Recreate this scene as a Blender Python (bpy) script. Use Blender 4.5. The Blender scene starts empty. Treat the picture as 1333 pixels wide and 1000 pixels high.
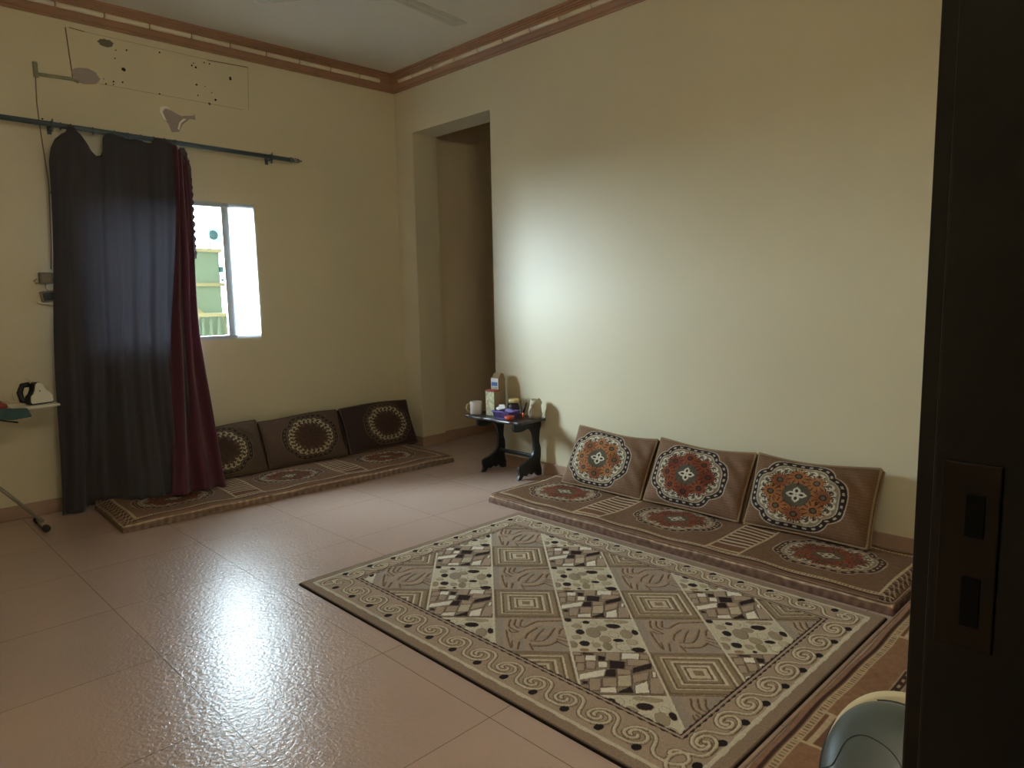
import bpy, bmesh, math, random
import numpy as np
from mathutils import Vector, Matrix
random.seed(7); rng = np.random.default_rng(7)
PI = math.pi
C = bpy.context.scene.collection
SC = bpy.context.scene

# ------------------------------------------------------------------ materials
def s2l(c):
    c = np.asarray(c, float) / 255.0
    return np.where(c <= .04045, c / 12.92, ((c + .055) / 1.055) ** 2.4)
def rgba(c):
    l = s2l(c); return (float(l[0]), float(l[1]), float(l[2]), 1.0)

def mat(name, col, rough=.6, metal=0., bump=0., bscale=60., var=0., vscale=4., spec=.5, sheen=0., attr=False, trans=0.):
    m = bpy.data.materials.new(name); m.use_nodes = True
    nt = m.node_tree; b = nt.nodes['Principled BSDF']; L = nt.links.new
    b.inputs['Base Color'].default_value = rgba(col)
    b.inputs['Roughness'].default_value = rough
    b.inputs['Metallic'].default_value = metal
    b.inputs['Specular IOR Level'].default_value = spec
    if sheen: b.inputs['Sheen Weight'].default_value = sheen
    if trans: b.inputs['Transmission Weight'].default_value = trans
    tc = nt.nodes.new('ShaderNodeTexCoord')
    src = None
    if attr:
        a = nt.nodes.new('ShaderNodeAttribute'); a.attribute_name = 'Col'; src = a.outputs['Color']
    if var:
        n = nt.nodes.new('ShaderNodeTexNoise'); n.inputs['Scale'].default_value = vscale; n.inputs['Detail'].default_value = 5
        L(tc.outputs['Object'], n.inputs['Vector'])
        r = nt.nodes.new('ShaderNodeMapRange'); r.inputs['From Min'].default_value = .3; r.inputs['From Max'].default_value = .7
        r.inputs['To Min'].default_value = 1 - var; r.inputs['To Max'].default_value = 1 + var
        L(n.outputs['Fac'], r.inputs['Value'])
        mx = nt.nodes.new('ShaderNodeVectorMath'); mx.operation = 'SCALE'
        if src: L(src, mx.inputs[0])
        else: mx.inputs[0].default_value = rgba(col)[:3]
        L(r.outputs['Result'], mx.inputs['Scale']); src = mx.outputs[0]
    if src: L(src, b.inputs['Base Color'])
    if bump:
        n = nt.nodes.new('ShaderNodeTexNoise'); n.inputs['Scale'].default_value = bscale; n.inputs['Detail'].default_value = 4
        L(tc.outputs['Object'], n.inputs['Vector'])
        bp = nt.nodes.new('ShaderNodeBump'); bp.inputs['Strength'].default_value = bump; bp.inputs['Distance'].default_value = .01
        L(n.outputs['Fac'], bp.inputs['Height']); L(bp.outputs['Normal'], b.inputs['Normal'])
    return m

M = {}
M['wall'] = mat('cream_wall_paint', (217, 207, 177), .42, bump=.05, bscale=9, var=.02, vscale=1.5, spec=.45)
M['ceiling'] = mat('ceiling_paint', (214, 207, 190), .8)
M['corridor'] = mat('corridor_paint', (222, 204, 170), .7)
M['hall'] = mat('hall_block_dark', (60, 55, 48), .9)
M['base'] = mat('skirting_tile', (170, 140, 118), .45)
M['crown'] = mat('crown_wood', (158, 119, 90), .45, var=.08, vscale=8)
M['ivory'] = mat('crown_ivory', (236, 224, 200), .45)
M['plaster'] = mat('grey_plaster', (168, 154, 148), .95, bump=.4, bscale=80)
M['darkplaster'] = mat('dark_plaster', (112, 104, 92), .95, bump=.3)
M['oldpaint'] = mat('chipped_edge', (245, 238, 226), .9)
M['hole'] = mat('dark_hole', (48, 40, 30), .9)
M['crack'] = mat('crack_brown', (120, 98, 62), .9)
M['faint'] = mat('faint_line', (178, 164, 128), .9)
M['conduit'] = mat('conduit_green', (150, 148, 118), .6)
M['rod'] = mat('rod_paint', (78, 90, 98), .4, .1)
M['black'] = mat('black_paint', (24, 26, 28), .42, bump=.05)
M['tabletop'] = mat('worn_black_wood', (62, 54, 54), .3, var=.35, vscale=22)
M['door'] = mat('dark_door_wood', (22, 15, 11), .45, var=.3, vscale=6, bump=.1, bscale=30)
M['plate'] = mat('strike_brass', (48, 38, 32), .5, .4)
M['hinge_void'] = mat('slot_black', (6, 6, 6), .9)
M['alu'] = mat('aluminium_frame', (188, 196, 205), .35, .3)
M['steel'] = mat('chrome_steel', (186, 180, 165), .3, .4)
M['rubber'] = mat('black_rubber', (18, 20, 20), .6)
M['white'] = mat('white_plastic', (232, 228, 215), .4)
M['cream'] = mat('cream_plastic', (214, 203, 168), .35)
M['greygreen'] = mat('grey_plastic', (80, 86, 82), .42)
M['seam'] = mat('seam_dark', (40, 44, 44), .5)
M['socket'] = mat('socket_grey', (128, 124, 112), .6)
M['wire'] = mat('wire_brown', (140, 122, 100), .6)
M['purple'] = mat('purple_plastic', (112, 92, 160), .4)
M['purpledark'] = mat('purple_dark_plastic', (70, 54, 84), .45)
M['orange'] = mat('orange_plastic', (206, 84, 44), .35)
M['card'] = mat('brown_card', (150, 128, 98), .8)
M['cardwhite'] = mat('carton_white', (225, 228, 232), .5)
M['blue'] = mat('carton_blue', (88, 120, 190), .5)
M['floral'] = mat('floral_print', (196, 194, 160), .7, var=.35, vscale=45)
M['red'] = mat('dull_red', (150, 60, 48), .6)
M['mug'] = mat('mug_glaze', (226, 218, 214), .3)
M['jarfill'] = mat('jar_filling', (48, 36, 40), .5)
M['lid'] = mat('lid_cream', (222, 204, 150), .5)
M['paper'] = mat('crumpled_bag', (180, 166, 140), .8, bump=.5, bscale=40)
M['tissue'] = mat('white_tissue', (236, 238, 246), .8)
M['ironboard'] = mat('board_cover', (196, 190, 170), .8)
M['teal'] = mat('teal_cloth', (66, 96, 96), .9, var=.2, vscale=20)
M['redcloth'] = mat('red_cloth', (150, 74, 66), .9, var=.2, vscale=20)
M['fan'] = mat('fan_blade', (186, 180, 160), .35, var=.12, vscale=7)
M['stucco'] = mat('outside_stucco', (104, 116, 96), .9)
M['stuccoc'] = mat('outside_cream', (138, 126, 92), .9)
M['ground'] = mat('outside_ground', (64, 60, 54), .95)
M['acwhite'] = mat('ac_white', (150, 165, 168), .5)
M['acgrille'] = mat('ac_grille', (52, 82, 84), .6)
M['rug'] = mat('rug_pile', (150, 135, 115), .95, bump=.5, bscale=350, var=.07, vscale=120, spec=.1, attr=True)
M['velour'] = mat('velour_print', (110, 80, 60), .85, bump=.25, bscale=260, var=.10, vscale=60, spec=.12, attr=True)
M['piping'] = mat('braided_piping', (150, 124, 92), .9, bump=.8, bscale=150)
M['matpiping'] = mat('mattress_piping', (150, 122, 104), .9, bump=.8, bscale=150)
M['pipedark'] = mat('dark_piping', (96, 78, 64), .9, bump=.8, bscale=150)

def floor_mat():
    m = bpy.data.materials.new('pink_beige_floor_tile'); m.use_nodes = True
    nt = m.node_tree; b = nt.nodes['Principled BSDF']; L = nt.links.new
    g = nt.nodes.new('ShaderNodeNewGeometry')
    mp = nt.nodes.new('ShaderNodeMapping'); mp.inputs['Location'].default_value = (-.212, -.367, 0)
    L(g.outputs['Position'], mp.inputs['Vector'])
    br = nt.nodes.new('ShaderNodeTexBrick'); br.offset = 0; br.squash = 1
    br.inputs['Scale'].default_value = 1; br.inputs['Mortar Size'].default_value = .0022; br.inputs['Mortar Smooth'].default_value = .2
    br.inputs['Brick Width'].default_value = .6; br.inputs['Row Height'].default_value = .6; br.inputs['Bias'].default_value = 0
    br.inputs['Color1'].default_value = rgba((184, 158, 144)); br.inputs['Color2'].default_value = rgba((179, 154, 141))
    br.inputs['Mortar'].default_value = rgba((138, 116, 100))
    L(mp.outputs['Vector'], br.inputs['Vector'])
    n = nt.nodes.new('ShaderNodeTexNoise'); n.inputs['Scale'].default_value = 2.2; n.inputs['Detail'].default_value = 3
    L(g.outputs['Position'], n.inputs['Vector'])
    mr = nt.nodes.new('ShaderNodeMapRange'); mr.inputs['To Min'].default_value = .93; mr.inputs['To Max'].default_value = 1.07
    L(n.outputs['Fac'], mr.inputs['Value'])
    vm = nt.nodes.new('ShaderNodeVectorMath'); vm.operation = 'SCALE'
    L(br.outputs['Color'], vm.inputs[0]); L(mr.outputs['Result'], vm.inputs['Scale']); L(vm.outputs[0], b.inputs['Base Color'])
    b.inputs['Roughness'].default_value = .27; b.inputs['Specular IOR Level'].default_value = .55
    v = nt.nodes.new('ShaderNodeTexNoise'); v.inputs['Scale'].default_value = 62; v.inputs['Detail'].default_value = 2.5; v.inputs['Distortion'].default_value = .6
    L(g.outputs['Position'], v.inputs['Vector'])
    bp = nt.nodes.new('ShaderNodeBump'); bp.inputs['Strength'].default_value = .30; bp.inputs['Distance'].default_value = .006
    L(v.outputs['Fac'], bp.inputs['Height'])
    b2 = nt.nodes.new('ShaderNodeBump'); b2.invert = True; b2.inputs['Strength'].default_value = .5; b2.inputs['Distance'].default_value = .003
    L(br.outputs['Fac'], b2.inputs['Height']); L(bp.outputs['Normal'], b2.inputs['Normal']); L(b2.outputs['Normal'], b.inputs['Normal'])
    return m
M['floor'] = floor_mat()

def cloth_mat(name, col, fac, tcol):
    m = bpy.data.materials.new(name); m.use_nodes = True
    nt = m.node_tree; b = nt.nodes['Principled BSDF']; L = nt.links.new
    b.inputs['Base Color'].default_value = rgba(col); b.inputs['Roughness'].default_value = .75
    b.inputs['Sheen Weight'].default_value = .3
    t = nt.nodes.new('ShaderNodeBsdfTranslucent'); t.inputs['Color'].default_value = rgba(tcol)
    mx = nt.nodes.new('ShaderNodeMixShader'); mx.inputs[0].default_value = fac
    out = nt.nodes['Material Output']
    L(b.outputs[0], mx.inputs[1]); L(t.outputs[0], mx.inputs[2]); L(mx.outputs[0], out.inputs['Surface'])
    return m
M['curtain'] = cloth_mat('charcoal_curtain', (66, 61, 65), .28, (112, 110, 116))
M['maroon'] = cloth_mat('maroon_curtain', (92, 40, 56), .22, (118, 80, 94))
M['trim'] = cloth_mat('curtain_ruffle', (92, 80, 88), .25, (130, 125, 130))
M['frost'] = cloth_mat('frosted_film', (235, 238, 240), .85, (245, 248, 250))
def glass_mat():
    m = bpy.data.materials.new('window_glass'); m.use_nodes = True
    nt = m.node_tree; L = nt.links.new
    g = nt.nodes.new('ShaderNodeBsdfGlossy'); g.inputs['Roughness'].default_value = .02
    t = nt.nodes.new('ShaderNodeBsdfTransparent'); t.inputs['Color'].default_value = (.95, .98, .98, 1)
    f = nt.nodes.new('ShaderNodeFresnel'); f.inputs['IOR'].default_value = 1.25
    mx = nt.nodes.new('ShaderNodeMixShader'); L(f.outputs[0], mx.inputs[0]); L(t.outputs[0], mx.inputs[1]); L(g.outputs[0], mx.inputs[2])
    L(mx.outputs[0], nt.nodes['Material Output'].inputs['Surface']); return m
M['glass'] = glass_mat()

# ------------------------------------------------------------------ mesh helpers
def nb(): return bmesh.new()
def box(bm, x0, x1, y0, y1, z0, z1, mi=0, mtx=None):
    vs = [bm.verts.new((x, y, z)) for x in (x0, x1) for y in (y0, y1) for z in (z0, z1)]
    if mtx is not None:
        for v in vs: v.co = mtx @ v.co
    for q in ((0, 1, 3, 2), (4, 6, 7, 5), (0, 4, 5, 1), (2, 3, 7, 6), (0, 2, 6, 4), (1, 5, 7, 3)):
        f = bm.faces.new([vs[i] for i in q]); f.material_index = mi
    return vs
def tube(bm, pts, r, seg=10, caps=True, mi=0):
    pts = [Vector(p) for p in pts]; n = len(pts); rings = []
    rad = r if hasattr(r, '__len__') else [r] * n
    up = None
    for i, p in enumerate(pts):
        d = (pts[min(i + 1, n - 1)] - pts[max(i - 1, 0)])
        d = d.normalized() if d.length > 1e-9 else Vector((0, 0, 1))
        if up is None:
            up = Vector((0, 0, 1)) if abs(d.z) < .9 else Vector((1, 0, 0))
        a = d.cross(up); a = a.normalized() if a.length > 1e-6 else d.orthogonal().normalized()
        b = d.cross(a).normalized(); up = -b if b.dot(up) < 0 else b
        a = d.cross(up).normalized()
        rings.append([bm.verts.new(p + (a * math.cos(2 * PI * k / seg) + up * math.sin(2 * PI * k / seg)) * rad[i]) for k in range(seg)])
    for i in range(n - 1):
        for k in range(seg):
            f = bm.faces.new((rings[i][k], rings[i][(k + 1) % seg], rings[i + 1][(k + 1) % seg], rings[i + 1][k])); f.smooth = True; f.material_index = mi
    if caps:
        for R in (rings[0], list(reversed(rings[-1]))):
            try: f = bm.faces.new(R); f.material_index = mi
            except ValueError: pass
def lathe(bm, prof, cx=0, cy=0, cz=0, seg=24, sx=1, sy=1, mi=0):
    rings = []
    for r, z in prof:
        rings.append([bm.verts.new((cx + sx * r * math.cos(2 * PI * k / seg), cy + sy * r * math.sin(2 * PI * k / seg), cz + z)) for k in range(seg)])
    for i in range(len(rings) - 1):
        for k in range(seg):
            f = bm.faces.new((rings[i][k], rings[i][(k + 1) % seg], rings[i + 1][(k + 1) % seg], rings[i + 1][k])); f.smooth = True; f.material_index = mi
    for R in (rings[0], rings[-1]):
        f = bm.faces.new(R); f.material_index = mi
def prism(bm, outline, axis, a, b, mi=0):
    """outline 2-D points; axis 'x','y','z' is the extrusion axis from a to b."""
    def P(u, v, w): return {'x': (w, u, v), 'y': (u, w, v), 'z': (u, v, w)}[axis]
    A = [bm.verts.new(P(u, v, a)) for u, v in outline]; B = [bm.verts.new(P(u, v, b)) for u, v in outline]
    n = len(outline)
    for i in range(n):
        f = bm.faces.new((A[i], A[(i + 1) % n], B[(i + 1) % n], B[i])); f.material_index = mi
    f = bm.faces.new(A); f.material_index = mi; f = bm.faces.new(B); f.material_index = mi
def obj(name, bm, mats, parent=None, bevel=0, smooth=False, solid=0, sub=0):
    bmesh.ops.recalc_face_normals(bm, faces=bm.faces)
    me = bpy.data.meshes.new(name); bm.to_mesh(me); bm.free()
    for m in (mats if isinstance(mats, (list, tuple)) else [mats]): me.materials.append(m)
    o = bpy.data.objects.new(name, me); C.objects.link(o)
    if parent is not None: o.parent = parent
    if smooth:
        for p in me.polygons: p.use_smooth = True
    if solid:
        s = o.modifiers.new('solid', 'SOLIDIFY'); s.thickness = solid; s.offset = 0
    if bevel:
        b = o.modifiers.new('bevel', 'BEVEL'); b.width = bevel; b.segments = 2; b.limit_method = 'ANGLE'
    if sub:
        s = o.modifiers.new('sub', 'SUBSURF'); s.levels = sub; s.render_levels = sub
    return o
def tag(o, label, cat, group=None):
    o['label'] = label; o['category'] = cat
    if group: o['group'] = group
    return o
def thing(name, label, cat, loc=(0, 0, 0), rz=0, group=None):
    o = bpy.data.objects.new(name, None); C.objects.link(o); o.location = loc; o.rotation_euler = (0, 0, rz)
    o.empty_display_size = .1
    return tag(o, label, cat, group)
def struct(name, bm, mats, parent=None, label=None, **k):
    o = obj(name, bm, mats, parent, **k)
    if parent is None: o['kind'] = 'structure'
    if label: o['label'] = label
    return o
def grid_obj(name, P, Fc, col, m, parent=None):
    me = bpy.data.meshes.new(name)
    P = np.ascontiguousarray(P, np.float32); Fc = np.ascontiguousarray(Fc, np.int32)
    me.vertices.add(len(P)); me.vertices.foreach_set('co', P.ravel())
    me.loops.add(Fc.size); me.loops.foreach_set('vertex_index', Fc.ravel())
    me.polygons.add(len(Fc)); me.polygons.foreach_set('loop_start', np.arange(0, Fc.size, 4, dtype=np.int32))
    me.polygons.foreach_set('use_smooth', np.ones(len(Fc), bool))
    me.update(calc_edges=True)
    if col is not None:
        a = me.color_attributes.new('Col', 'FLOAT_COLOR', 'POINT')
        c = np.ones((len(P), 4), np.float32); c[:, :3] = s2l(np.clip(col, 0, 255)); a.data.foreach_set('color', c.ravel())
    me.materials.append(m); me.validate()
    o = bpy.data.objects.new(name, me); C.objects.link(o)
    if parent is not None: o.parent = parent
    return o
def gfaces(nu, nv, off=0, flip=False):
    i = np.arange(nu - 1)[:, None] * nv + np.arange(nv - 1)[None, :]
    f = np.stack([i, i + nv, i + nv + 1, i + 1], -1).reshape(-1, 4) + off
    return f[:, ::-1] if flip else f

# ------------------------------------------------------------------ pattern raster
class Cv:
    """A colour and a relief height sampled on a grid of points in local units."""
    def __init__(s, X, Y, base):
        s.X, s.Y = X, Y; s.c = np.empty(X.shape + (3,)); s.c[:] = base; s.h = np.zeros(X.shape)
    def win(s, x0, x1, y0, y1):
        # grids are regular: X varies on axis 0, Y on axis 1
        i0 = np.searchsorted(s.X[:, 0], x0); i1 = np.searchsorted(s.X[:, 0], x1)
        j0 = np.searchsorted(s.Y[0], y0); j1 = np.searchsorted(s.Y[0], y1)
        return slice(i0, i1), slice(j0, j1)
    def ap(s, w, m, col, h=None):
        if col is not None: s.c[w][m] = col
        if h is not None: s.h[w][m] = h
    def ell(s, cx, cy, rx, ry, col, h=None, ang=0., edge=None, ew=.15):
        R = max(rx, ry) * 1.4; w = s.win(cx - R, cx + R, cy - R, cy + R)
        x, y = s.X[w] - cx, s.Y[w] - cy
        if x.size == 0: return
        ca, sa = math.cos(ang), math.sin(ang); u = (x * ca + y * sa) / rx; v = (-x * sa + y * ca) / ry
        d = u * u + v * v
        if edge is not None: s.ap(w, d < (1 + ew) ** 2, edge)
        m = d < 1
        s.ap(w, m, col)
        if h is not None: s.h[w][m] = (h * np.sqrt(np.clip(1.05 - d, 0, 1)))[m]
    def line(s, pts, wd, col, h=None, closed=False):
        pts = list(pts) + ([pts[0]] if closed else [])
        for (x0, y0), (x1, y1) in zip(pts[:-1], pts[1:]):
            w = s.win(min(x0, x1) - wd, max(x0, x1) + wd, min(y0, y1) - wd, max(y0, y1) + wd)
            X, Y = s.X[w], s.Y[w]
            if X.size == 0: continue
            dx, dy = x1 - x0, y1 - y0; q = dx * dx + dy * dy + 1e-12
            t = np.clip(((X - x0) * dx + (Y - y0) * dy) / q, 0, 1)
            d = np.hypot(X - x0 - t * dx, Y - y0 - t * dy)
            s.ap(w, d < wd / 2, col, h)
    def poly(s, pts, col, h=None, gap=0.):
        a = np.array(pts, float); ar = np.sum(a[:, 0] * np.roll(a[:, 1], -1) - np.roll(a[:, 0], -1) * a[:, 1])
        if ar < 0: a = a[::-1]
        w = s.win(a[:, 0].min(), a[:, 0].max(), a[:, 1].min(), a[:, 1].max()); X, Y = s.X[w], s.Y[w]
        if X.size == 0: return
        d = np.full(X.shape, 1e9)
        for i in range(len(a)):
            p, q = a[i], a[(i + 1) % len(a)]; e = q - p; L = np.hypot(*e)
            d = np.minimum(d, (e[0] * (Y - p[1]) - e[1] * (X - p[0])) / L)
        s.ap(w, d > 0, (116, 98, 82) if gap else col, 0 if gap else h)
        if gap:
            m = d > gap; s.ap(w, m, col)
            if h is not None: s.h[w][m] = h
def spline(pts, n=8):
    pts = [Vector((p[0], p[1], 0)) for p in pts]; out = []
    P = [pts[0]] + pts + [pts[-1]]
    for i in range(1, len(P) - 2):
        a, b, c, d = P[i - 1:i + 3]
        for k in range(n):
            t = k / n
            v = .5 * ((2 * b) + (-a + c) * t + (2 * a - 5 * b + 4 * c - d) * t * t + (-a + 3 * b - 3 * c + d) * t ** 3)
            out.append((v.x, v.y))
    out.append((pts[-1].x, pts[-1].y)); return out

TAN = (172, 150, 130); TAND = (148, 127, 108); LT = (206, 191, 166); DK = (56, 43, 42); BR = (126, 105, 84); GR = (162, 147, 132); OFF = (214, 207, 188)
def tiles():
    N = 150; a = (np.arange(N) + .5) / N; S, T = np.meshgrid(a, a, indexing='ij'); out = {}
    c = Cv(S, T, TAN)                                              # nested squares
    d = np.maximum(abs(S - .5), abs(T - .5)) * 2
    for lo, hi, col, h in ((.90, .96, BR, -.3), (.72, .90, (150, 131, 106), .6), (.72, .77, LT, .9), (.66, .72, BR, -.4), (.50, .56, LT, .9), (.44, .50, BR, -.4),
                           (.56, .66, (156, 137, 112), .6), (.30, .36, LT, .8), (.24, .30, BR, -.4), (.36, .44, (150, 131, 108), .5), (.12, .24, LT, .7), (0, .12, (150, 128, 100), .3)):
        m = (d >= lo) & (d < hi); c.c[m] = col; c.h[m] = h
    out['sq'] = c
    c = Cv(S, T, GR)                                               # tulip
    def q(x, y): return ((x - 190) / (740 + .15 * (y - 195)), (y - 195) / 382)
    def body(pts): c.line(spline([q(*p) for p in pts]), .11, TAN, .5)
    for pts in ([(520, 430), (560, 340), (680, 280), (850, 290), (900, 330)], [(560, 480), (700, 490), (840, 440), (900, 340)], [(560, 420), (660, 400), (760, 380), (850, 340)],
                [(520, 350), (620, 250), (760, 225), (920, 210)], [(480, 400), (420, 440), (400, 530)], [(500, 380), (400, 370), (330, 350)], [(330, 230), (330, 320)],
                [(400, 215), (390, 300), (440, 350)], [(460, 215), (440, 290)], [(540, 460), (560, 560)], [(330, 400), (320, 480), (350, 540)], [(440, 440), (380, 520)], [(860, 430), (980, 470)]):
        body(pts)
    def dk(pts, w=.024): c.line(spline([q(*p) for p in pts]), w, (120, 99, 81), -1.0)
    for pts in ([(520, 440), (555, 380), (650, 320)], [(615, 455), (680, 370), (720, 330)], [(575, 465), (700, 462), (780, 400), (840, 320)], [(580, 520), (750, 512), (860, 465)],
                [(520, 312), (640, 250), (720, 238), (925, 228)], [(880, 385), (900, 340), (925, 322)], [(870, 410), (975, 440)], [(855, 440), (985, 480)], [(845, 465), (965, 522)],
                [(370, 222), (352, 300), (440, 362)], [(430, 222), (412, 290), (455, 322)], [(495, 222), (470, 290), (512, 305)], [(320, 350), (332, 440), (362, 540)], [(350, 345), (385, 372), (440, 366)],
                [(452, 480), (430, 552)], [(375, 470), (372, 540)], [(560, 500), (590, 560)]):
        dk(pts)
    out['tu'] = c
    D, L_, T_ = (54, 41, 41), (228, 220, 204), (172, 150, 130)
    c = Cv(S, T, (150, 132, 112))                                  # brick-like stones
    def q(x, y):
        t = (y - 495) / 445; xl = 180 + 127 * t; xr = 1040 + 210 * t
        return ((x - xl) / (xr - xl), t)
    R = [(190, 300, 495, 540, T_), (300, 440, 503, 532, D), (310, 468, 533, 600, L_), (470, 575, 538, 600, D), (560, 735, 492, 600, T_), (735, 950, 500, 582, L_), (935, 1060, 515, 575, T_),
         (220, 345, 540, 620, T_), (340, 472, 600, 690, T_), (478, 598, 602, 672, L_), (600, 795, 592, 684, D), (798, 1065, 575, 650, T_),
         (240, 345, 622, 712, T_), (555, 692, 686, 772, D), (690, 862, 684, 750, T_), (380, 530, 785, 912, T_), (530, 702, 775, 872, T_), (700, 862, 748, 870, (190, 176, 152)),
         (1050, 1215, 770, 935, T_), (305, 385, 812, 850, D), (505, 695, 872, 932, L_), (1075, 1140, 705, 775, L_)]
    for x0, x1, y0, y1, col in R:
        sk = random.uniform(-8, 8); c.poly([q(x0, y0 + sk), q(x1, y0 - sk), q(x1 + sk, y1), q(x0 - sk, y1)], col, .8, .014)
    for pts, col in (([(860, 668), (1085, 606), (1085, 676), (860, 738)], D), ([(268, 745), (590, 676), (560, 765), (270, 815)], L_), ([(862, 745), (1062, 700), (1045, 795), (865, 838)], T_),
                     ([(698, 915), (860, 848), (885, 930), (700, 935)], D), ([(885, 850), (1040, 798), (1062, 928), (885, 935)], L_)):
        c.poly([q(*p) for p in pts], col, .8, .014)
    out['bl'] = c
    c = Cv(S, T, (206, 196, 174))                                  # pebbles
    def q(x, y):
        t = (y - 120) / 372; xl = 105 + 75 * t; xr = 850 + 190 * t
        return ((x - xl) / (xr - xl), t, 1 / (xr - xl), 1 / 372)
    E = [(660, 305, 52, 32, (204, 194, 170)), (770, 440, 78, 34, (208, 198, 174)), (820, 235, 48, 25, (206, 196, 172)), (860, 385, 58, 28, (186, 172, 146)), (250, 340, 48, 20, (180, 165, 140)), (430, 175, 42, 26, (205, 195, 172)),
         (720, 160, 80, 18, (176, 158, 132)), (250, 170, 50, 16, (206, 196, 172)), (400, 380, 36, 22, (206, 196, 172)), (330, 470, 50, 14, (160, 128, 98)), (560, 180, 40, 20, (206, 196, 172)), (660, 400, 30, 14, (206, 196, 170)),
         (435, 285, 72, 52, (158, 142, 122)), (525, 240, 58, 27, (160, 145, 122)), (565, 355, 60, 34, (168, 152, 124)), (255, 212, 52, 24, (172, 156, 132)), (205, 415, 48, 34, (156, 140, 118)), (610, 150, 62, 15, (168, 154, 130)),
         (795, 300, 60, 44, (166, 148, 126)), (590, 430, 48, 38, (150, 138, 112)), (470, 420, 42, 24, (172, 158, 130)),
         (160, 143, 38, 22, D), (355, 170, 38, 18, D), (290, 280, 44, 28, D), (650, 212, 74, 26, D), (888, 280, 34, 28, D), (710, 368, 54, 17, D), (335, 405, 54, 27, D), (930, 465, 72, 24, D), (500, 470, 26, 11, D)]
    for x, y, rx, ry, col in E:
        s_, t_, ku, kv = q(x, y); c.ell(s_, t_, rx * ku, ry * kv, col, .9, edge=(140, 124, 98), ew=.10)
    out['pe'] = c
    return out

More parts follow.
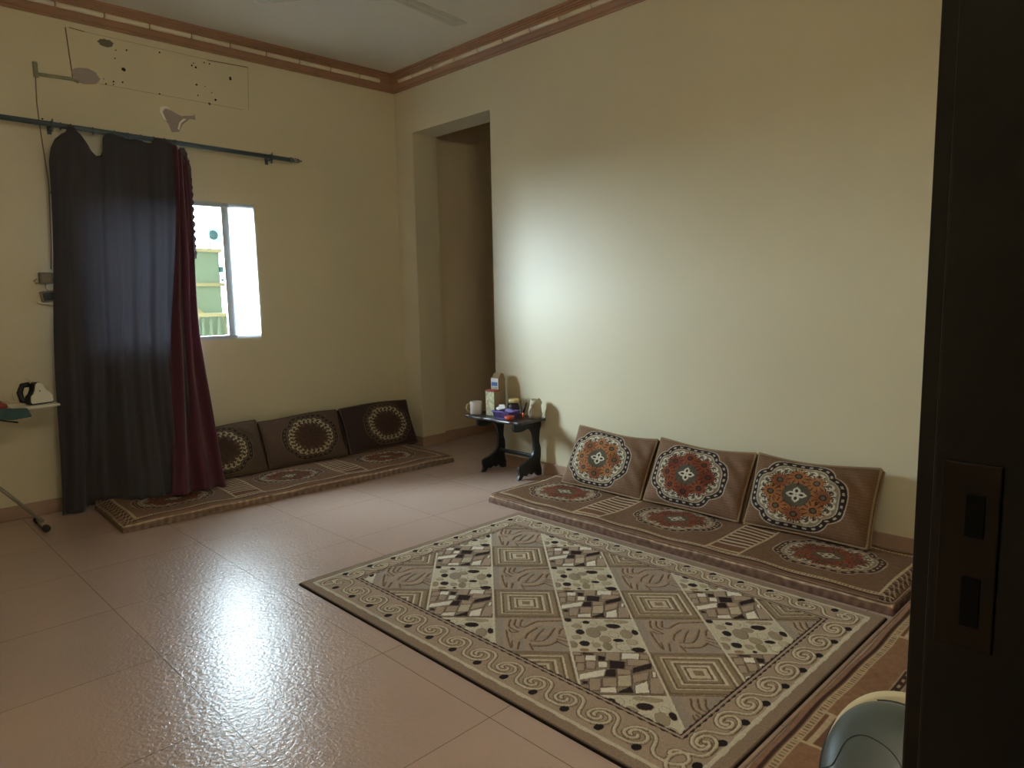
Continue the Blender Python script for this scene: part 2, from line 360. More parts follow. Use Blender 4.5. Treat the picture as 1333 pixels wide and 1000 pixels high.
def rug():
    x0, x1, y0, y1, th = 1.507, 2.992, .880, 3.005, .010
    r = .0028
    xs = np.arange(x0, x1 + r / 2, r); ys = np.arange(y0, y1 + r / 2, r)
    X, Y = np.meshgrid(xs, ys, indexing='ij'); c = Cv(X, Y, TAN); c.h[:] = .25
    A = np.array([.1905, -.2145]); B = np.array([-.1892, -.2080]); O = np.array([2.462, 2.684])
    Mi = np.linalg.inv(np.stack([A, B], 1)); I = Mi[0, 0] * (X - O[0]) + Mi[0, 1] * (Y - O[1]); J = Mi[1, 0] * (X - O[0]) + Mi[1, 1] * (Y - O[1])
    fi, fj = np.floor(I).astype(int), np.floor(J).astype(int); S, T = I - fi, J - fj
    fx0, fx1, fy0, fy1 = 1.742, 2.800, 1.070, 2.832
    fld = (X > fx0) & (X < fx1) & (Y > fy0) & (Y < fy1)
    tl = tiles(); N = 150; si = np.clip((S * N).astype(int), 0, N - 1); ti = np.clip((T * N).astype(int), 0, N - 1)
    for key, pi, pj in (('sq', 0, 0), ('tu', 0, 1), ('bl', 1, 0), ('pe', 1, 1)):
        m = fld & (fi % 2 == pi) & (fj % 2 == pj)
        c.c[m] = tl[key].c[si[m], ti[m]]; c.h[m] = tl[key].h[si[m], ti[m]]
    ds = np.minimum(S, 1 - S) * .285; dt = np.minimum(T, 1 - T) * .285
    m = fld & (dt < .0032); c.c[m] = BR; c.h[m] = -.4
    m = fld & (ds < .0042); c.c[m] = (212, 202, 180); c.h[m] = .5
    # double dark frame
    for off, w in ((0, .006), (.016, .006)):
        d = np.maximum(np.maximum(fx0 - off - X, X - fx1 - off), np.maximum(fy0 - off - Y, Y - fy1 - off))
        m = abs(d) < w / 2 + .0012 * np.sin(X * 170) * np.sin(Y * 150); c.c[m] = (62, 46, 48); c.h[m] = -.5
    # outer white line, brown outer band
    de = np.minimum(np.minimum(X - x0, x1 - X), np.minimum(Y - y0, y1 - Y))
    m = de < .058; c.c[m] = TAND
    m = abs(de - .056) < .008 + .002 * np.sin(X * 60) * np.cos(Y * 70); c.c[m] = (202, 192, 170); c.h[m] = .6
    m = de < .009; c.c[m] = (112, 94, 76)
    # running scroll border: motif in edge coordinates (t along, d inwards)
    ARMS = []
    def motif(f, s):
        arm = [(.08, -.05), (.14, .08), (.03, .20), (-.16, .22), (-.33, .08), (-.30, -.2), (-.05, -.42), (.28, -.47), (.55, -.33), (.70, -.05), (.80, .22), (.98, .40),
               (1.24, .43), (1.55, .40), (1.80, .20), (1.84, -.05), (1.68, -.24), (1.42, -.27), (1.25, -.15), (1.24, .02), (1.32, .06)]
        q = [f(s, a_ * .1, .140 - b_ * .1) for a_, b_ in spline(arm, 6)]
        c.line(q, .019, (126, 107, 88), -.5); ARMS.append(q)
        cx, cy = f(s, .039, .094); c.ell(cx, cy, .018, .015, (46, 37, 36), .2)
    P = .141
    def run(f, L):
        n = int((L - .34) / P) + 1; st = .095 + (L - .34 - (n - 1) * P) / 2
        for k in range(n): motif(f, st + P * k)
    run(lambda s, u, v: (x0 + v, y1 - s - u), y1 - y0)
    run(lambda s, u, v: (x1 - v * .84, y0 + s + u), y1 - y0)
    run(lambda s, u, v: (x0 + s + u, y0 + v * .84), x1 - x0)
    run(lambda s, u, v: (x1 - s - u, y1 - v * .78), x1 - x0)
    for q in ARMS: c.line(q, .0105, (204, 190, 166), 1.0)
    # repaint the frame over scroll ends, carved relief by smoothing the height a little
    h = c.h.copy()
    for _ in range(2):
        h[1:-1, 1:-1] = (h[1:-1, 1:-1] * 2 + h[:-2, 1:-1] + h[2:, 1:-1] + h[1:-1, :-2] + h[1:-1, 2:]) / 6
    h += rng.normal(0, .10, h.shape)
    edge = np.clip(de / .006, 0, 1)
    Z = (th + .0032 * h) * edge ** .5
    px = X; py = Y + 0
    nu, nv = X.shape
    Pn = np.stack([px, py, np.maximum(Z, 0)], -1).reshape(-1, 3); col = (c.c * (1 + rng.normal(0, .035, h.shape))[..., None]).reshape(-1, 3)
    col[(de < .004).ravel()] = (40, 30, 26)
    o = grid_obj('patterned_rug', Pn, gfaces(nu, nv), col, M['rug'])
    tag(o, 'beige and brown carved-pile rug with diamond blocks, stones and scroll border on tiles', 'rug')

# shared medallion (cx, cy centre; kx, ky half extents)
def medallion(c, cx, cy, kx, ky, pal, flowers=True):
    w = c.win(cx - kx * 1.1, cx + kx * 1.1, cy - ky * 1.1, cy + ky * 1.1)
    X, Y = (c.X[w] - cx) / kx, (c.Y[w] - cy) / ky
    fA = (abs(X / 1.0) ** 3.2 + abs(Y / .74) ** 3.2) ** (1 / 3.2)
    fB = (abs(X / .74) ** 4 + abs(Y / 1.0) ** 4) ** (1 / 4)
    f = np.minimum(fA, fB); th = np.arctan2(Y, X)
    def put(m, col): c.c[w][m] = col
    put(f < 1.0, pal['line']); put(f < .975, pal['band'])
    dots = (f < .93) & (f > .885) & (np.sin(th * 33) > .25); put(dots, pal['line'])
    put(f < .850, pal['line']); put(f < .825, pal['lace'])
    # lace scrolls
    g = f * 0 + np.hypot(X, Y)
    for k in range(26):
        a = 2 * PI * k / 26; rr = .70
        # place loops where f = .70
        ux, uy = math.cos(a), math.sin(a)
        fa = min((abs(ux) ** 3.2 + abs(uy / .74) ** 3.2) ** (1 / 3.2), (abs(ux / .74) ** 4 + abs(uy) ** 4) ** .25)
        for rad, sz, col, inner in ((.70, .088, pal['laced'], pal['lacel']), (.60, .05, pal['laced'], pal['lacel'])):
            R = rad / fa
            d = np.hypot(X - ux * R, (Y - uy * R)); put(d < sz, inner); put(np.hypot(X - ux * R * .96 + .02 * uy, Y - uy * R * .96 - .02 * ux) < sz * .82, col)
            d2 = np.hypot(X - ux * R * .98 - .02 * uy, (Y - uy * R * .98 + .02 * ux)); put(d2 < sz * .30, inner)
    if not flowers:
        m = f < .50 + .05 * np.sin(th * 12); put(m, pal['f1']); put((f < .3) & (np.sin(th * 8 + 9 * g) > .5), pal['f2']); return
    # eight sunflowers around the centre
    put(np.hypot(X / .60, Y / .62) < 1, pal['f1'])
    put(np.hypot(X / .30, Y / .34) < 1, tuple(.6 * v for v in pal['lace']))
    sp = (np.sin(X * 95) * np.sin(Y * 80) > .1) & (np.hypot(X / .30, Y / .36) < 1); put(sp, pal['laced'])
    for k in range(8):
        a = 2 * PI * k / 8 + .05; fx, fy = .53 * math.cos(a), .56 * math.sin(a)
        dx, dy = (X - fx), (Y - fy) * (ky / kx) * 1.25; r_ = np.hypot(dx, dy); t_ = np.arctan2(dy, dx)
        put((r_ < .235) & (r_ > .10) & (np.cos(t_ * 11) < -.80), pal['dark'])
        m = r_ < .165 + .045 * np.cos(t_ * 11); put(m, pal['f1'] if k % 3 else pal['f2'])
        put(r_ < .075, pal['dark']); put(r_ < .05, pal['eye'])
    for k in range(4):
        a = k * PI / 2
        ux, uy = math.cos(a), math.sin(a)
        s = (X * ux + Y * uy); t = abs(-X * uy + Y * ux)
        put((s > .01) & (s < .22) & (t < .075 * np.sin(np.clip(s / .22, 0, 1) * PI) + .008), pal['lacel'])
        put((s > .05) & (s < .17) & (t < .038 * np.sin(np.clip((s - .05) / .12, 0, 1) * PI)), pal['dark'])

PALC = dict(line=(172, 158, 136), band=(50, 38, 36), lace=(136, 120, 98), laced=(88, 78, 62), lacel=(192, 182, 160), f1=(150, 98, 58), f2=(128, 76, 48), dark=(52, 36, 30), eye=(92, 84, 66))
PALC2 = dict(PALC, f1=(124, 66, 42), f2=(112, 54, 36), eye=(80, 54, 42), lace=(128, 108, 90))
PALB = dict(line=(112, 98, 82), band=(62, 52, 46), lace=(92, 74, 62), laced=(74, 60, 50), lacel=(184, 172, 142), f1=(78, 58, 50), f2=(68, 52, 46), dark=(48, 40, 38), eye=(72, 58, 48))
PALM = dict(PALC, line=(160, 142, 118), band=(64, 42, 34), f1=(122, 68, 44), f2=(112, 58, 38), lace=(136, 116, 92), lacel=(178, 164, 140))

# ------------------------------------------------------------------ cushions and mattresses
def cushion(name, label, group, loc, rz, tilt, pal, base, w=.66, h=.40, d=.15, off=-.04, seed=0, pipe='piping', medal=(.265, .185), yaw=0):
    root = thing(name, label, 'cushion', loc, rz, group)
    r = np.random.default_rng(seed)
    nu, nv = 210, 132
    xs = np.linspace(-w / 2, w / 2, nu); zs = np.linspace(0, h, nv)
    X, Z = np.meshgrid(xs, zs, indexing='ij'); c = Cv(X, Z, base)
    # ribbed velour look
    c.c *= (1 + .05 * np.sin(Z * 420 + 2 * np.sin(X * 9)))[..., None]
    medallion(c, off, h * .5, medal[0], medal[1], pal, flowers=pal is not PALB)
    U = X / (w / 2); V = (Z - h / 2) / (h / 2)
    prof = .34 + .66 * np.sqrt(np.clip((1 - abs(U) ** 3.5) * (1 - abs(V) ** 3), 0, 1))
    wr = .008 * np.sin(X * 15 + seed) * np.cos(Z * 13 + seed * 2) + .005 * np.sin(X * 31 + Z * 26 + seed) + .006 * np.exp(-((X - w * .36) / .06) ** 2) * np.sin(Z * 60 + X * 40 + seed)
    Yf = -(d / 2 * prof + wr * (1 - abs(U) ** 6) * (1 - abs(V) ** 6))
    Yb = d / 2 * prof
    pinch = 1 - .035 * (1 - abs(U) ** 2) * abs(V) ** 3
    sag = -.012 * np.sin((U + .3 * seed) * 2.2) * (V > 0) * V
    Zf = h / 2 + (Z - h / 2) * pinch + sag; Xf = X * (1 - .03 * (1 - V ** 2) * abs(U) ** 3)
    F1 = np.stack([Xf, Yf, Zf], -1).reshape(-1, 3); F2 = np.stack([Xf, Yb, Zf], -1).reshape(-1, 3)
    n = nu * nv
    ring = [i * nv for i in range(nu)] + [(nu - 1) * nv + j for j in range(1, nv)] + [i * nv + nv - 1 for i in range(nu - 2, -1, -1)] + [j for j in range(nv - 2, 0, -1)]
    ring = np.array(ring); rn = np.roll(ring, -1)
    side = np.stack([ring, rn, rn + n, ring + n], -1)
    col = np.concatenate([c.c.reshape(-1, 3), np.tile(np.array(base, float) * .9, (n, 1))])
    Fc = np.concatenate([gfaces(nu, nv), gfaces(nu, nv, n, True), side])
    R = Matrix.Rotation(tilt, 4, 'X') @ Matrix.Rotation(yaw, 4, 'Y')
    Rm = np.array(R)[:3, :3]
    body = grid_obj('cover', np.concatenate([F1, F2]) @ Rm.T, Fc, col, M['velour'], root)
    # braided piping round the front seam
    bm = nb(); pts = [Vector(F1[i]) for i in ring[::3]]; pts = [R @ p for p in pts]; pts.append(pts[0])
    tube(bm, pts, .0075, 8, caps=False); obj('piping', bm, M[pipe], root)
    bm = nb(); pts = [R @ Vector(F2[i]) for i in ring[::3]]; pts.append(pts[0])
    tube(bm, pts, .0065, 8, caps=False); obj('piping', bm, M[pipe], root)
    return root

def fold(s, L, T, r):
    """arc-length coordinate across a slab of half length L -> (position, drop)"""
    a = abs(s); sg = np.sign(s); flat = L - r
    q = np.clip((a - flat) / r, 0, PI / 2)
    x = np.where(a < flat, a, flat + r * np.sin(q)); dz = np.where(a < flat, 0, r * (1 - np.cos(q)))
    over = np.clip(a - flat - r * PI / 2, 0, None)
    return sg * x, dz + over
def mattress(name, label, group, loc, rz, L, W, T, panels, pal, base, side, endstrip=True, mk=(.235, .175), mcw=.36, seed=0):
    root = thing(name, label, 'mattress', loc, rz, group)
    r_ = .036; ext = r_ * PI / 2 - r_ + (T - r_)
    xs = np.arange(-L / 2 - ext, L / 2 + ext + .002, .0042); ys = np.arange(-W / 2 - ext, W / 2 + ext + .002, .0042)
    X, Y = np.meshgrid(xs, ys, indexing='ij'); c = Cv(X, Y, side)
    Yw = Y + W / 2; Xl = X + L / 2
    top = (abs(X) < L / 2 - .004) & (abs(Y) < W / 2 - .004); c.c[top] = base
    lt = (176, 156, 126); dk = (64, 44, 36)
    nn = .5 + .5 * np.sin(X * 300 + 3 * np.sin(Y * 90))
    m = (abs(abs(X) - (L / 2)) < .006) | (abs(abs(Y) - (W / 2)) < .006); c.c[m & (abs(X) < L / 2 + .006) & (abs(Y) < W / 2 + .006)] = (188, 164, 140)
    inb = (abs(X) < L / 2 - .012) & (abs(Y) < W / 2 - .012)
    de = np.minimum(L / 2 - abs(X), W / 2 - abs(Y))
    dw = W / 2 - abs(Y)
    m = inb & (dw > .030) & (dw < .044); c.c[m] = dk
    m = inb & (dw > .050) & (dw < .074); c.c[m] = lt
    m = inb & (dw > .054) & (dw < .070) & (np.sin(X * 420) > .1); c.c[m] = (128, 100, 78)
    # panels
    for k, (a, b) in enumerate(panels):
        m = inb & (Xl > a) & (Xl < b) & (dw > .074); c.c[m] = base
        m = inb & ((abs(Xl - a) < .0065) | (abs(Xl - b) < .0065)) & (dw > .06); c.c[m] = lt
        medallion(c, (a + b) / 2 - L / 2, mcw - W / 2, mk[0], mk[1], pal)
    strips = [(panels[i][1], panels[i + 1][0]) for i in range(len(panels) - 1)]
    for a, b in strips:
        ms = inb & (Xl > a + .0065) & (Xl < b - .0065) & (dw > .074)
        c.c[ms] = (112, 76, 56)
        yy = (Yw - .085) / .044
        m = ms & ((yy % 1) < .42) & ((Yw > .15) | (Yw < .11)); c.c[m] = (178, 158, 130)
        m = ms & ((yy % 1) > .62) & (Yw > .18) & ((yy % 1) < .8); c.c[m] = (66, 44, 34)
    for a, b in ((0, panels[0][0]), (panels[-1][1], L)):
        ms = inb & (Xl > a + .006) & (Xl < b - .0065)
        m = ms & (np.sin(Yw * 110) > 0); c.c[m] = (70, 50, 38)
        m = ms & (np.sin(Yw * 110 + 6 * np.sin(Xl * 60)) > .82); c.c[m] = (170, 150, 122)
    x, dx = fold(X, L / 2, T, r_); y, dy = fold(Y, W / 2, T, r_)
    rr = np.random.default_rng(seed)
    und = .004 * np.sin(X * 7 + seed) * np.cos(Y * 9) + .003 * np.sin(X * 19 + Y * 13)
    z = T - np.hypot(dx, dy); z = np.where(np.hypot(dx, dy) < .002, z + und, z + und * np.clip(1 - np.hypot(dx, dy) / T, 0, 1)); z = np.clip(z, 0.001, None)
    y = y + .002 * np.sin(X * 5 + seed)
    mot = sum(np.sin(X * a + Y * b + p) for a, b, p in rr.uniform(-160, 160, (10, 3))) / 10
    sidem = (abs(X) > L / 2 - .004) | (abs(Y) > W / 2 - .004)
    col = c.c * (1 + .05 * (rr.random(X.shape) - .5) + mot * np.where(sidem, .30, .07))[..., None]
    grid_obj('cover', np.stack([x, y, z], -1).reshape(-1, 3), gfaces(*X.shape), col.reshape(-1, 3), M['velour'], root)
    bm = nb(); hw, hl = W / 2 - .004, L / 2 - .004; pts = []
    cr = .03
    for cx_, cy_, a0 in ((hl - cr, hw - cr, 0), (-hl + cr, hw - cr, PI / 2), (-hl + cr, -hw + cr, PI), (hl - cr, -hw + cr, 1.5 * PI)):
        for k in range(5):
            a = a0 + k / 4 * PI / 2; pts.append(Vector((cx_ + cr * math.cos(a), cy_ + cr * math.sin(a), T - .009)))
    pts.append(pts[0]); tube(bm, pts, .0035, 8, caps=False); obj('piping', bm, M['matpiping'], root)
    return root

# ------------------------------------------------------------------ room
X0, Y0, XL, YF, ZC = 3.824, 5.294, -.75, .125, 3.262
WX0, WX1, WZ0, WZ1 = 1.25, 2.475, 1.062, 2.072
OY0, OY1, OZ = 4.067, 5.046, 2.757
def build_room():
    bm = nb(); box(bm, XL - .2, 6.2, -1.8, Y0 + .25, -.12, 0); struct('floor', bm, M['floor'])
    bm = nb(); box(bm, XL - .2, 6.2, -1.8, Y0 + .25, ZC, ZC + .15); struct('ceiling', bm, M['ceiling'])
    bm = nb(); t = .22                                             # window wall
    box(bm, XL - .2, WX0, Y0, Y0 + t, 0, ZC); box(bm, WX1, X0 + .01, Y0, Y0 + t, 0, ZC)
    box(bm, WX0, WX1, Y0, Y0 + t, 0, WZ0); box(bm, WX0, WX1, Y0, Y0 + t, WZ1, ZC); struct('wall_back', bm, M['wall'])
    bm = nb(); t = .26                                             # right wall with opening
    box(bm, X0, X0 + t, YF - .22, OY0, 0, ZC); box(bm, X0, X0 + t, OY0, OY1, OZ, ZC); box(bm, X0, X0 + t, OY1, Y0 + .2, 0, ZC)
    struct('wall_right', bm, M['wall'])
    bm = nb(); box(bm, X0 + .26, 6.2, OY1 + .065, OY1 + .2, 0, ZC); struct('wall_corridor', bm, M['corridor'])
    bm = nb(); box(bm, 6.0, 6.2, 2.2, OY1 + .2, 0, ZC); box(bm, X0 + .26, 6.2, 2.0, 2.2, 0, ZC); struct('wall_corridor_end', bm, M['corridor'])
    bm = nb(); ly0, ly1 = 2.1, 3.5
    box(bm, XL - .2, XL, YF - .22, Y0 + .2, 0, ZC)
    struct('wall_left', bm, M['wall'])
    bm = nb()                                                      # near wall with the doorway the picture is taken from
    box(bm, XL, -.52, YF - .2, YF, 0, ZC); box(bm, .56, X0 + .01, YF - .2, YF, 0, ZC); box(bm, -.52, .56, YF - .2, YF, 2.2, ZC)
    struct('wall_front', bm, M['wall'])
    bm = nb(); box(bm, XL - .2, XL, -1.8, YF - .2, 0, ZC); box(bm, X0, X0 + .2, -1.8, YF - .2, 0, ZC); box(bm, XL - .2, X0 + .2, -1.95, -1.8, 0, ZC)  # unseen hall walls, added and kept dark to shut out sky light
    struct('wall_hall_sky_block', bm, M['hall'])
    # skirting tiles
    bh, bt = .09, .012
    bm = nb(); box(bm, XL, X0, Y0 - bt, Y0, 0, bh); struct('baseboard_back', bm, M['base'], bevel=.003)
    bm = nb(); box(bm, X0 - bt, X0, YF, OY0, 0, bh); box(bm, X0 - bt, X0, OY1, Y0 - bt, 0, bh); box(bm, X0 - bt, X0 + .26, OY1 - bt, OY1, 0, bh); box(bm, X0 - bt, X0 + .26, OY0, OY0 + bt, 0, bh)
    struct('baseboard_right', bm, M['base'], bevel=.003)
    bm = nb(); box(bm, X0 + .26, 6.0, OY1 + .065 - bt, OY1 + .065, 0, bh); struct('baseboard_corridor', bm, M['base'], bevel=.003)
    bm = nb(); box(bm, XL, XL + bt, YF, Y0, 0, bh); struct('baseboard_left', bm, M['base'])
    bm = nb(); box(bm, .62, X0, YF, YF + bt, 0, bh); struct('baseboard_front', bm, M['base'])
    # crown moulding with ivory inlay dashes; p = distance from the wall
    prof = [(0, 3.126), (.012, 3.126), (.016, 3.134), (.016, 3.142), (.024, 3.146), (.030, 3.156), (.036, 3.170), (.042, 3.176), (.046, 3.184),
            (.050, 3.204), (.058, 3.210), (.060, 3.220), (.068, 3.222), (.070, 3.232), (.078, 3.234), (.080, 3.244), (.090, 3.246), (.094, 3.262), (0, 3.262)]
    def crown(name, horizontal, a, b):
        bm = nb(); prism(bm, [((Y0 - p) if horizontal else (X0 - p), z) for p, z in prof], 'x' if horizontal else 'y', a, b)
        rr = .0155; k = 0; s = (b - .18) if horizontal else (b - .15)
        first = True
        while s > a + .05:
            ln = .19 if first else .262; first = False
            e = s - ln
            if horizontal: tube(bm, [(s, Y0 - .049, 3.194), (max(e, a), Y0 - .049, 3.194)], rr, 10, mi=1)
            else: tube(bm, [(X0 - .049, s, 3.194), (X0 - .049, max(e, a), 3.194)], rr, 10, mi=1)
            s = e - .012
        struct(name, bm, [M['crown'], M['ivory']])
    crown('trim_1', True, XL, X0)
    crown('trim_2', False, YF, Y0)
    def crown_plain(name, pts, ax, a, b):
        bm = nb(); prism(bm, pts, ax, a, b); struct(name, bm, M['crown'])
    crown_plain('trim_3', [(XL + p, z) for p, z in prof], 'y', YF, Y0)
    crown_plain('trim_4', [(YF + p, z) for p, z in prof], 'x', XL, X0)
    # window
    bm = nb(); fy0, fy1 = Y0 + .004, Y0 + .05
    box(bm, WX0, WX1, fy0, fy1, WZ1 - .03, WZ1); box(bm, WX0, WX1, fy0, fy1, WZ0, WZ0 + .03); box(bm, WX0, WX0 + .03, fy0, fy1, WZ0, WZ1); box(bm, WX1 - .006, WX1, fy0, fy1, WZ0, WZ1)
    win = struct('window_1', bm, M['alu'])
    bm = nb(); box(bm, 2.228, 2.285, Y0 + .012, Y0 + .04, WZ0 + .02, WZ1 - .02); obj('sash_stile', bm, M['alu'], win, bevel=.003)
    bm = nb(); box(bm, WX0 + .02, 2.24, Y0 + .03, Y0 + .036, WZ0 + .02, WZ1 - .02); obj('pane', bm, M['glass'], win)
    bm = nb(); box(bm, 2.283, WX1 - .004, Y0 - .004, Y0 + .004, WZ0 + .004, WZ1 - .002); o = obj('frosted_sash', bm, M['frost'], win); o['label'] = 'bright frosted white sash'
    bm = nb(); box(bm, WX0, WX1, Y0 + .05, Y0 + .26, WZ0 - .03, WZ0); obj('sill', bm, M['white'], win)
    # dark door frame right beside the camera
    bm = nb()
    box(bm, .500, .56, .060, YF + .0, 0, 2.2); box(bm, .512, .56, -.075, .060, 0, 2.2)
    box(bm, -.52, -.46, -.075, YF + .002, 0, 2.2); box(bm, -.52, .56, -.075, YF + .002, 2.14, 2.2)
    box(bm, .510, .62, YF, YF + .012, 0, 2.26); box(bm, -.60, -.47, YF, YF + .012, 0, 2.26); box(bm, -.6, .62, YF, YF + .012, 2.15, 2.26)
    dr = struct('door_1', bm, M['door'], bevel=.002)
    bm = nb(); box(bm, .4975, .5003, .087, .119, 1.112, 1.232); pl = obj('strike_plate', bm, M['plate'], dr, bevel=.001); pl['label'] = 'worn brownish metal strike plate'
    for z0, z1 in ((1.186, 1.213), (1.128, 1.160)):
        bm = nb(); box(bm, .4965, .498, .095, .105, z0, z1); obj('slot', bm, M['hinge_void'], pl)

# ------------------------------------------------------------------ marks on the window wall
def blob(cx, cz, rx, rz, n=18, j=.18, seed=0):
    r = random.Random(seed); return [(cx + rx * (1 + r.uniform(-j, j)) * math.cos(2 * PI * k / n), cz + rz * (1 + r.uniform(-j, j)) * math.sin(2 * PI * k / n)) for k in range(n)]
def wall_marks():
    wb = bpy.data.objects['wall_back']
    def part(name, outline, m, t=.002, y=Y0, label=None):
        bm = nb(); prism(bm, outline, 'y', y - t, y + .003); o = obj(name, bm, m, wb)
        if label: o['label'] = label
    part('plaster_patch', blob(1.541, 3.040, .046, .026, seed=1), M['darkplaster'], label='grey patch of bare plaster')
    part('plaster_patch', blob(1.405, 2.806, .078, .052, seed=2, j=.08), M['plaster'], .003, label='lilac grey round plaster patch')
    part('plaster_patch', [(1.845, 2.655), (1.880, 2.685), (1.925, 2.675), (1.985, 2.650), (2.075, 2.668), (2.080, 2.685), (2.085, 2.640), (2.045, 2.640), (1.99, 2.590), (1.965, 2.540), (1.915, 2.530), (1.895, 2.585), (1.862, 2.620)], M['plaster'], .003, label='broken plaster patch above the curtain rod')
    part('paint_chip', [(1.845, 2.655), (1.85, 2.69), (1.89, 2.70), (1.915, 2.692), (1.88, 2.684), (1.862, 2.66), (1.885, 2.60), (1.865, 2.615)], M['oldpaint'], .004)
    part('paint_chip', [(1.965, 2.55), (1.982, 2.60), (2.02, 2.635), (2.0, 2.635), (1.97, 2.605), (1.955, 2.56)], M['oldpaint'], .004)
    holes = [(1.635, 2.895, .017), (1.598, 3.009, .006), (1.664, 3.023, .008), (1.874, 3.054, .008), (2.087, 3.012, .009), (2.114, 3.004, .010), (2.100, 3.03, .006), (2.176, 3.051, .007), (2.214, 3.049, .008),
             (2.36, 2.976, .013), (2.11, 2.886, .010), (2.17, 2.885, .005), (2.115, 2.813, .007), (2.24, 2.804, .012), (2.215, 2.85, .006), (2.193, 2.769, .012), (1.853, 2.777, .008), (1.567, 2.804, .008),
             (1.623, 2.81, .008), (1.52, 2.78, .008), (1.565, 2.785, .006), (1.51, 2.81, .005), (1.588, 2.955, .006), (1.14, 2.50, .008), (1.149, 2.05, .008), (1.78, 2.475, .005)]
    for i, (x, z, r) in enumerate(holes): r *= .72; part('screw_hole', blob(x, z, r, r * (1.6 if i == 9 else 1), 10, .2, i), M['hole'], .0015)
    def ln(x0, z0, x1, z1, w, m, name='crack'):
        d = Vector((x1 - x0, z1 - z0)); n = Vector((-d.y, d.x)).normalized() * w / 2
        part(name, [(x0 + n.x, z0 + n.y), (x1 + n.x, z1 + n.y), (x1 - n.x, z1 - n.y), (x0 - n.x, z0 - n.y)], m, .0015)
    ln(1.314, 3.085, 1.330, 2.775, .007, M['crack']); ln(1.335, 3.088, 1.42, 3.083, .005, M['crack']); ln(1.42, 3.083, 2.20, 3.075, .003, M['faint'])
    ln(2.20, 3.072, 2.50, 3.083, .006, M['crack']); ln(2.501, 3.083, 2.485, 2.775, .004, M['faint']); ln(1.48, 2.775, 2.44, 2.768, .003, M['faint'])
    bm = nb(); tube(bm, [(1.128, Y0 - .006, 2.745), (1.128, Y0 - .006, 2.835)], .014, 8); tube(bm, [(1.130, Y0 - .006, 2.765), (1.325, Y0 - .006, 2.772), (1.36, Y0 - .004, 2.762)], .011, 8)
    o = obj('cable_conduit', bm, M['conduit'], wb); o['label'] = 'short greenish plastic conduit stub'
    bm = nb(); tube(bm, [(1.125, Y0 - .004, 2.745), (1.118, Y0 - .004, 2.6), (1.122, Y0 - .004, 2.45), (1.140, Y0 - .004, 2.1), (1.120, Y0 - .004, 1.72), (1.105, Y0 - .008, 1.57)], .0035, 6)
    tag(obj('wall_cable', bm, M['wire']), 'thin cable running down the wall left of the curtain to the sockets', 'cable')
    for nm, z, lab, tl in (('wall_socket', 1.515, 'upper of two loose grey electrical boxes beside the curtain edge', .05), ('wall_socket', 1.40, 'lower of two loose grey electrical boxes beside the curtain edge', -.35)):
        t = thing(nm, lab, 'socket', (1.070, Y0, z), 0, 'loose electrical boxes on the window wall')
        bm = nb(); box(bm, -.038, .040, -.036, -.0005, -.036, .034, mtx=Matrix.Rotation(tl * .35, 4, 'Y')); obj('box', bm, M['socket'], t, bevel=.005)
        bm = nb(); box(bm, -.028, .030, -.041, -.036, -.026, .024, mtx=Matrix.Rotation(tl * .35, 4, 'Y')); obj('face_plate', bm, M['wire'] if tl > 0 else M['seam'], t, bevel=.003)
        if tl > 0:
            bm = nb(); tube(bm, [(-.03, -.02, -.03), (-.06, -.03, -.035), (-.07, -.03, -.02), (-.05, -.03, -.005)], .003, 6); tube(bm, [(0, -.03, -.03), (-.012, -.04, -.05), (-.008, -.04, -.07), (.006, -.03, -.082)], .003, 6); obj('wire', bm, M['wire'], t)
        else:
            bm = nb(); box(bm, -.05, .045, -.03, -.001, -.052, -.042, mtx=Matrix.Rotation(.22, 4, 'Y')); obj('rim', bm, M['cream'], t)

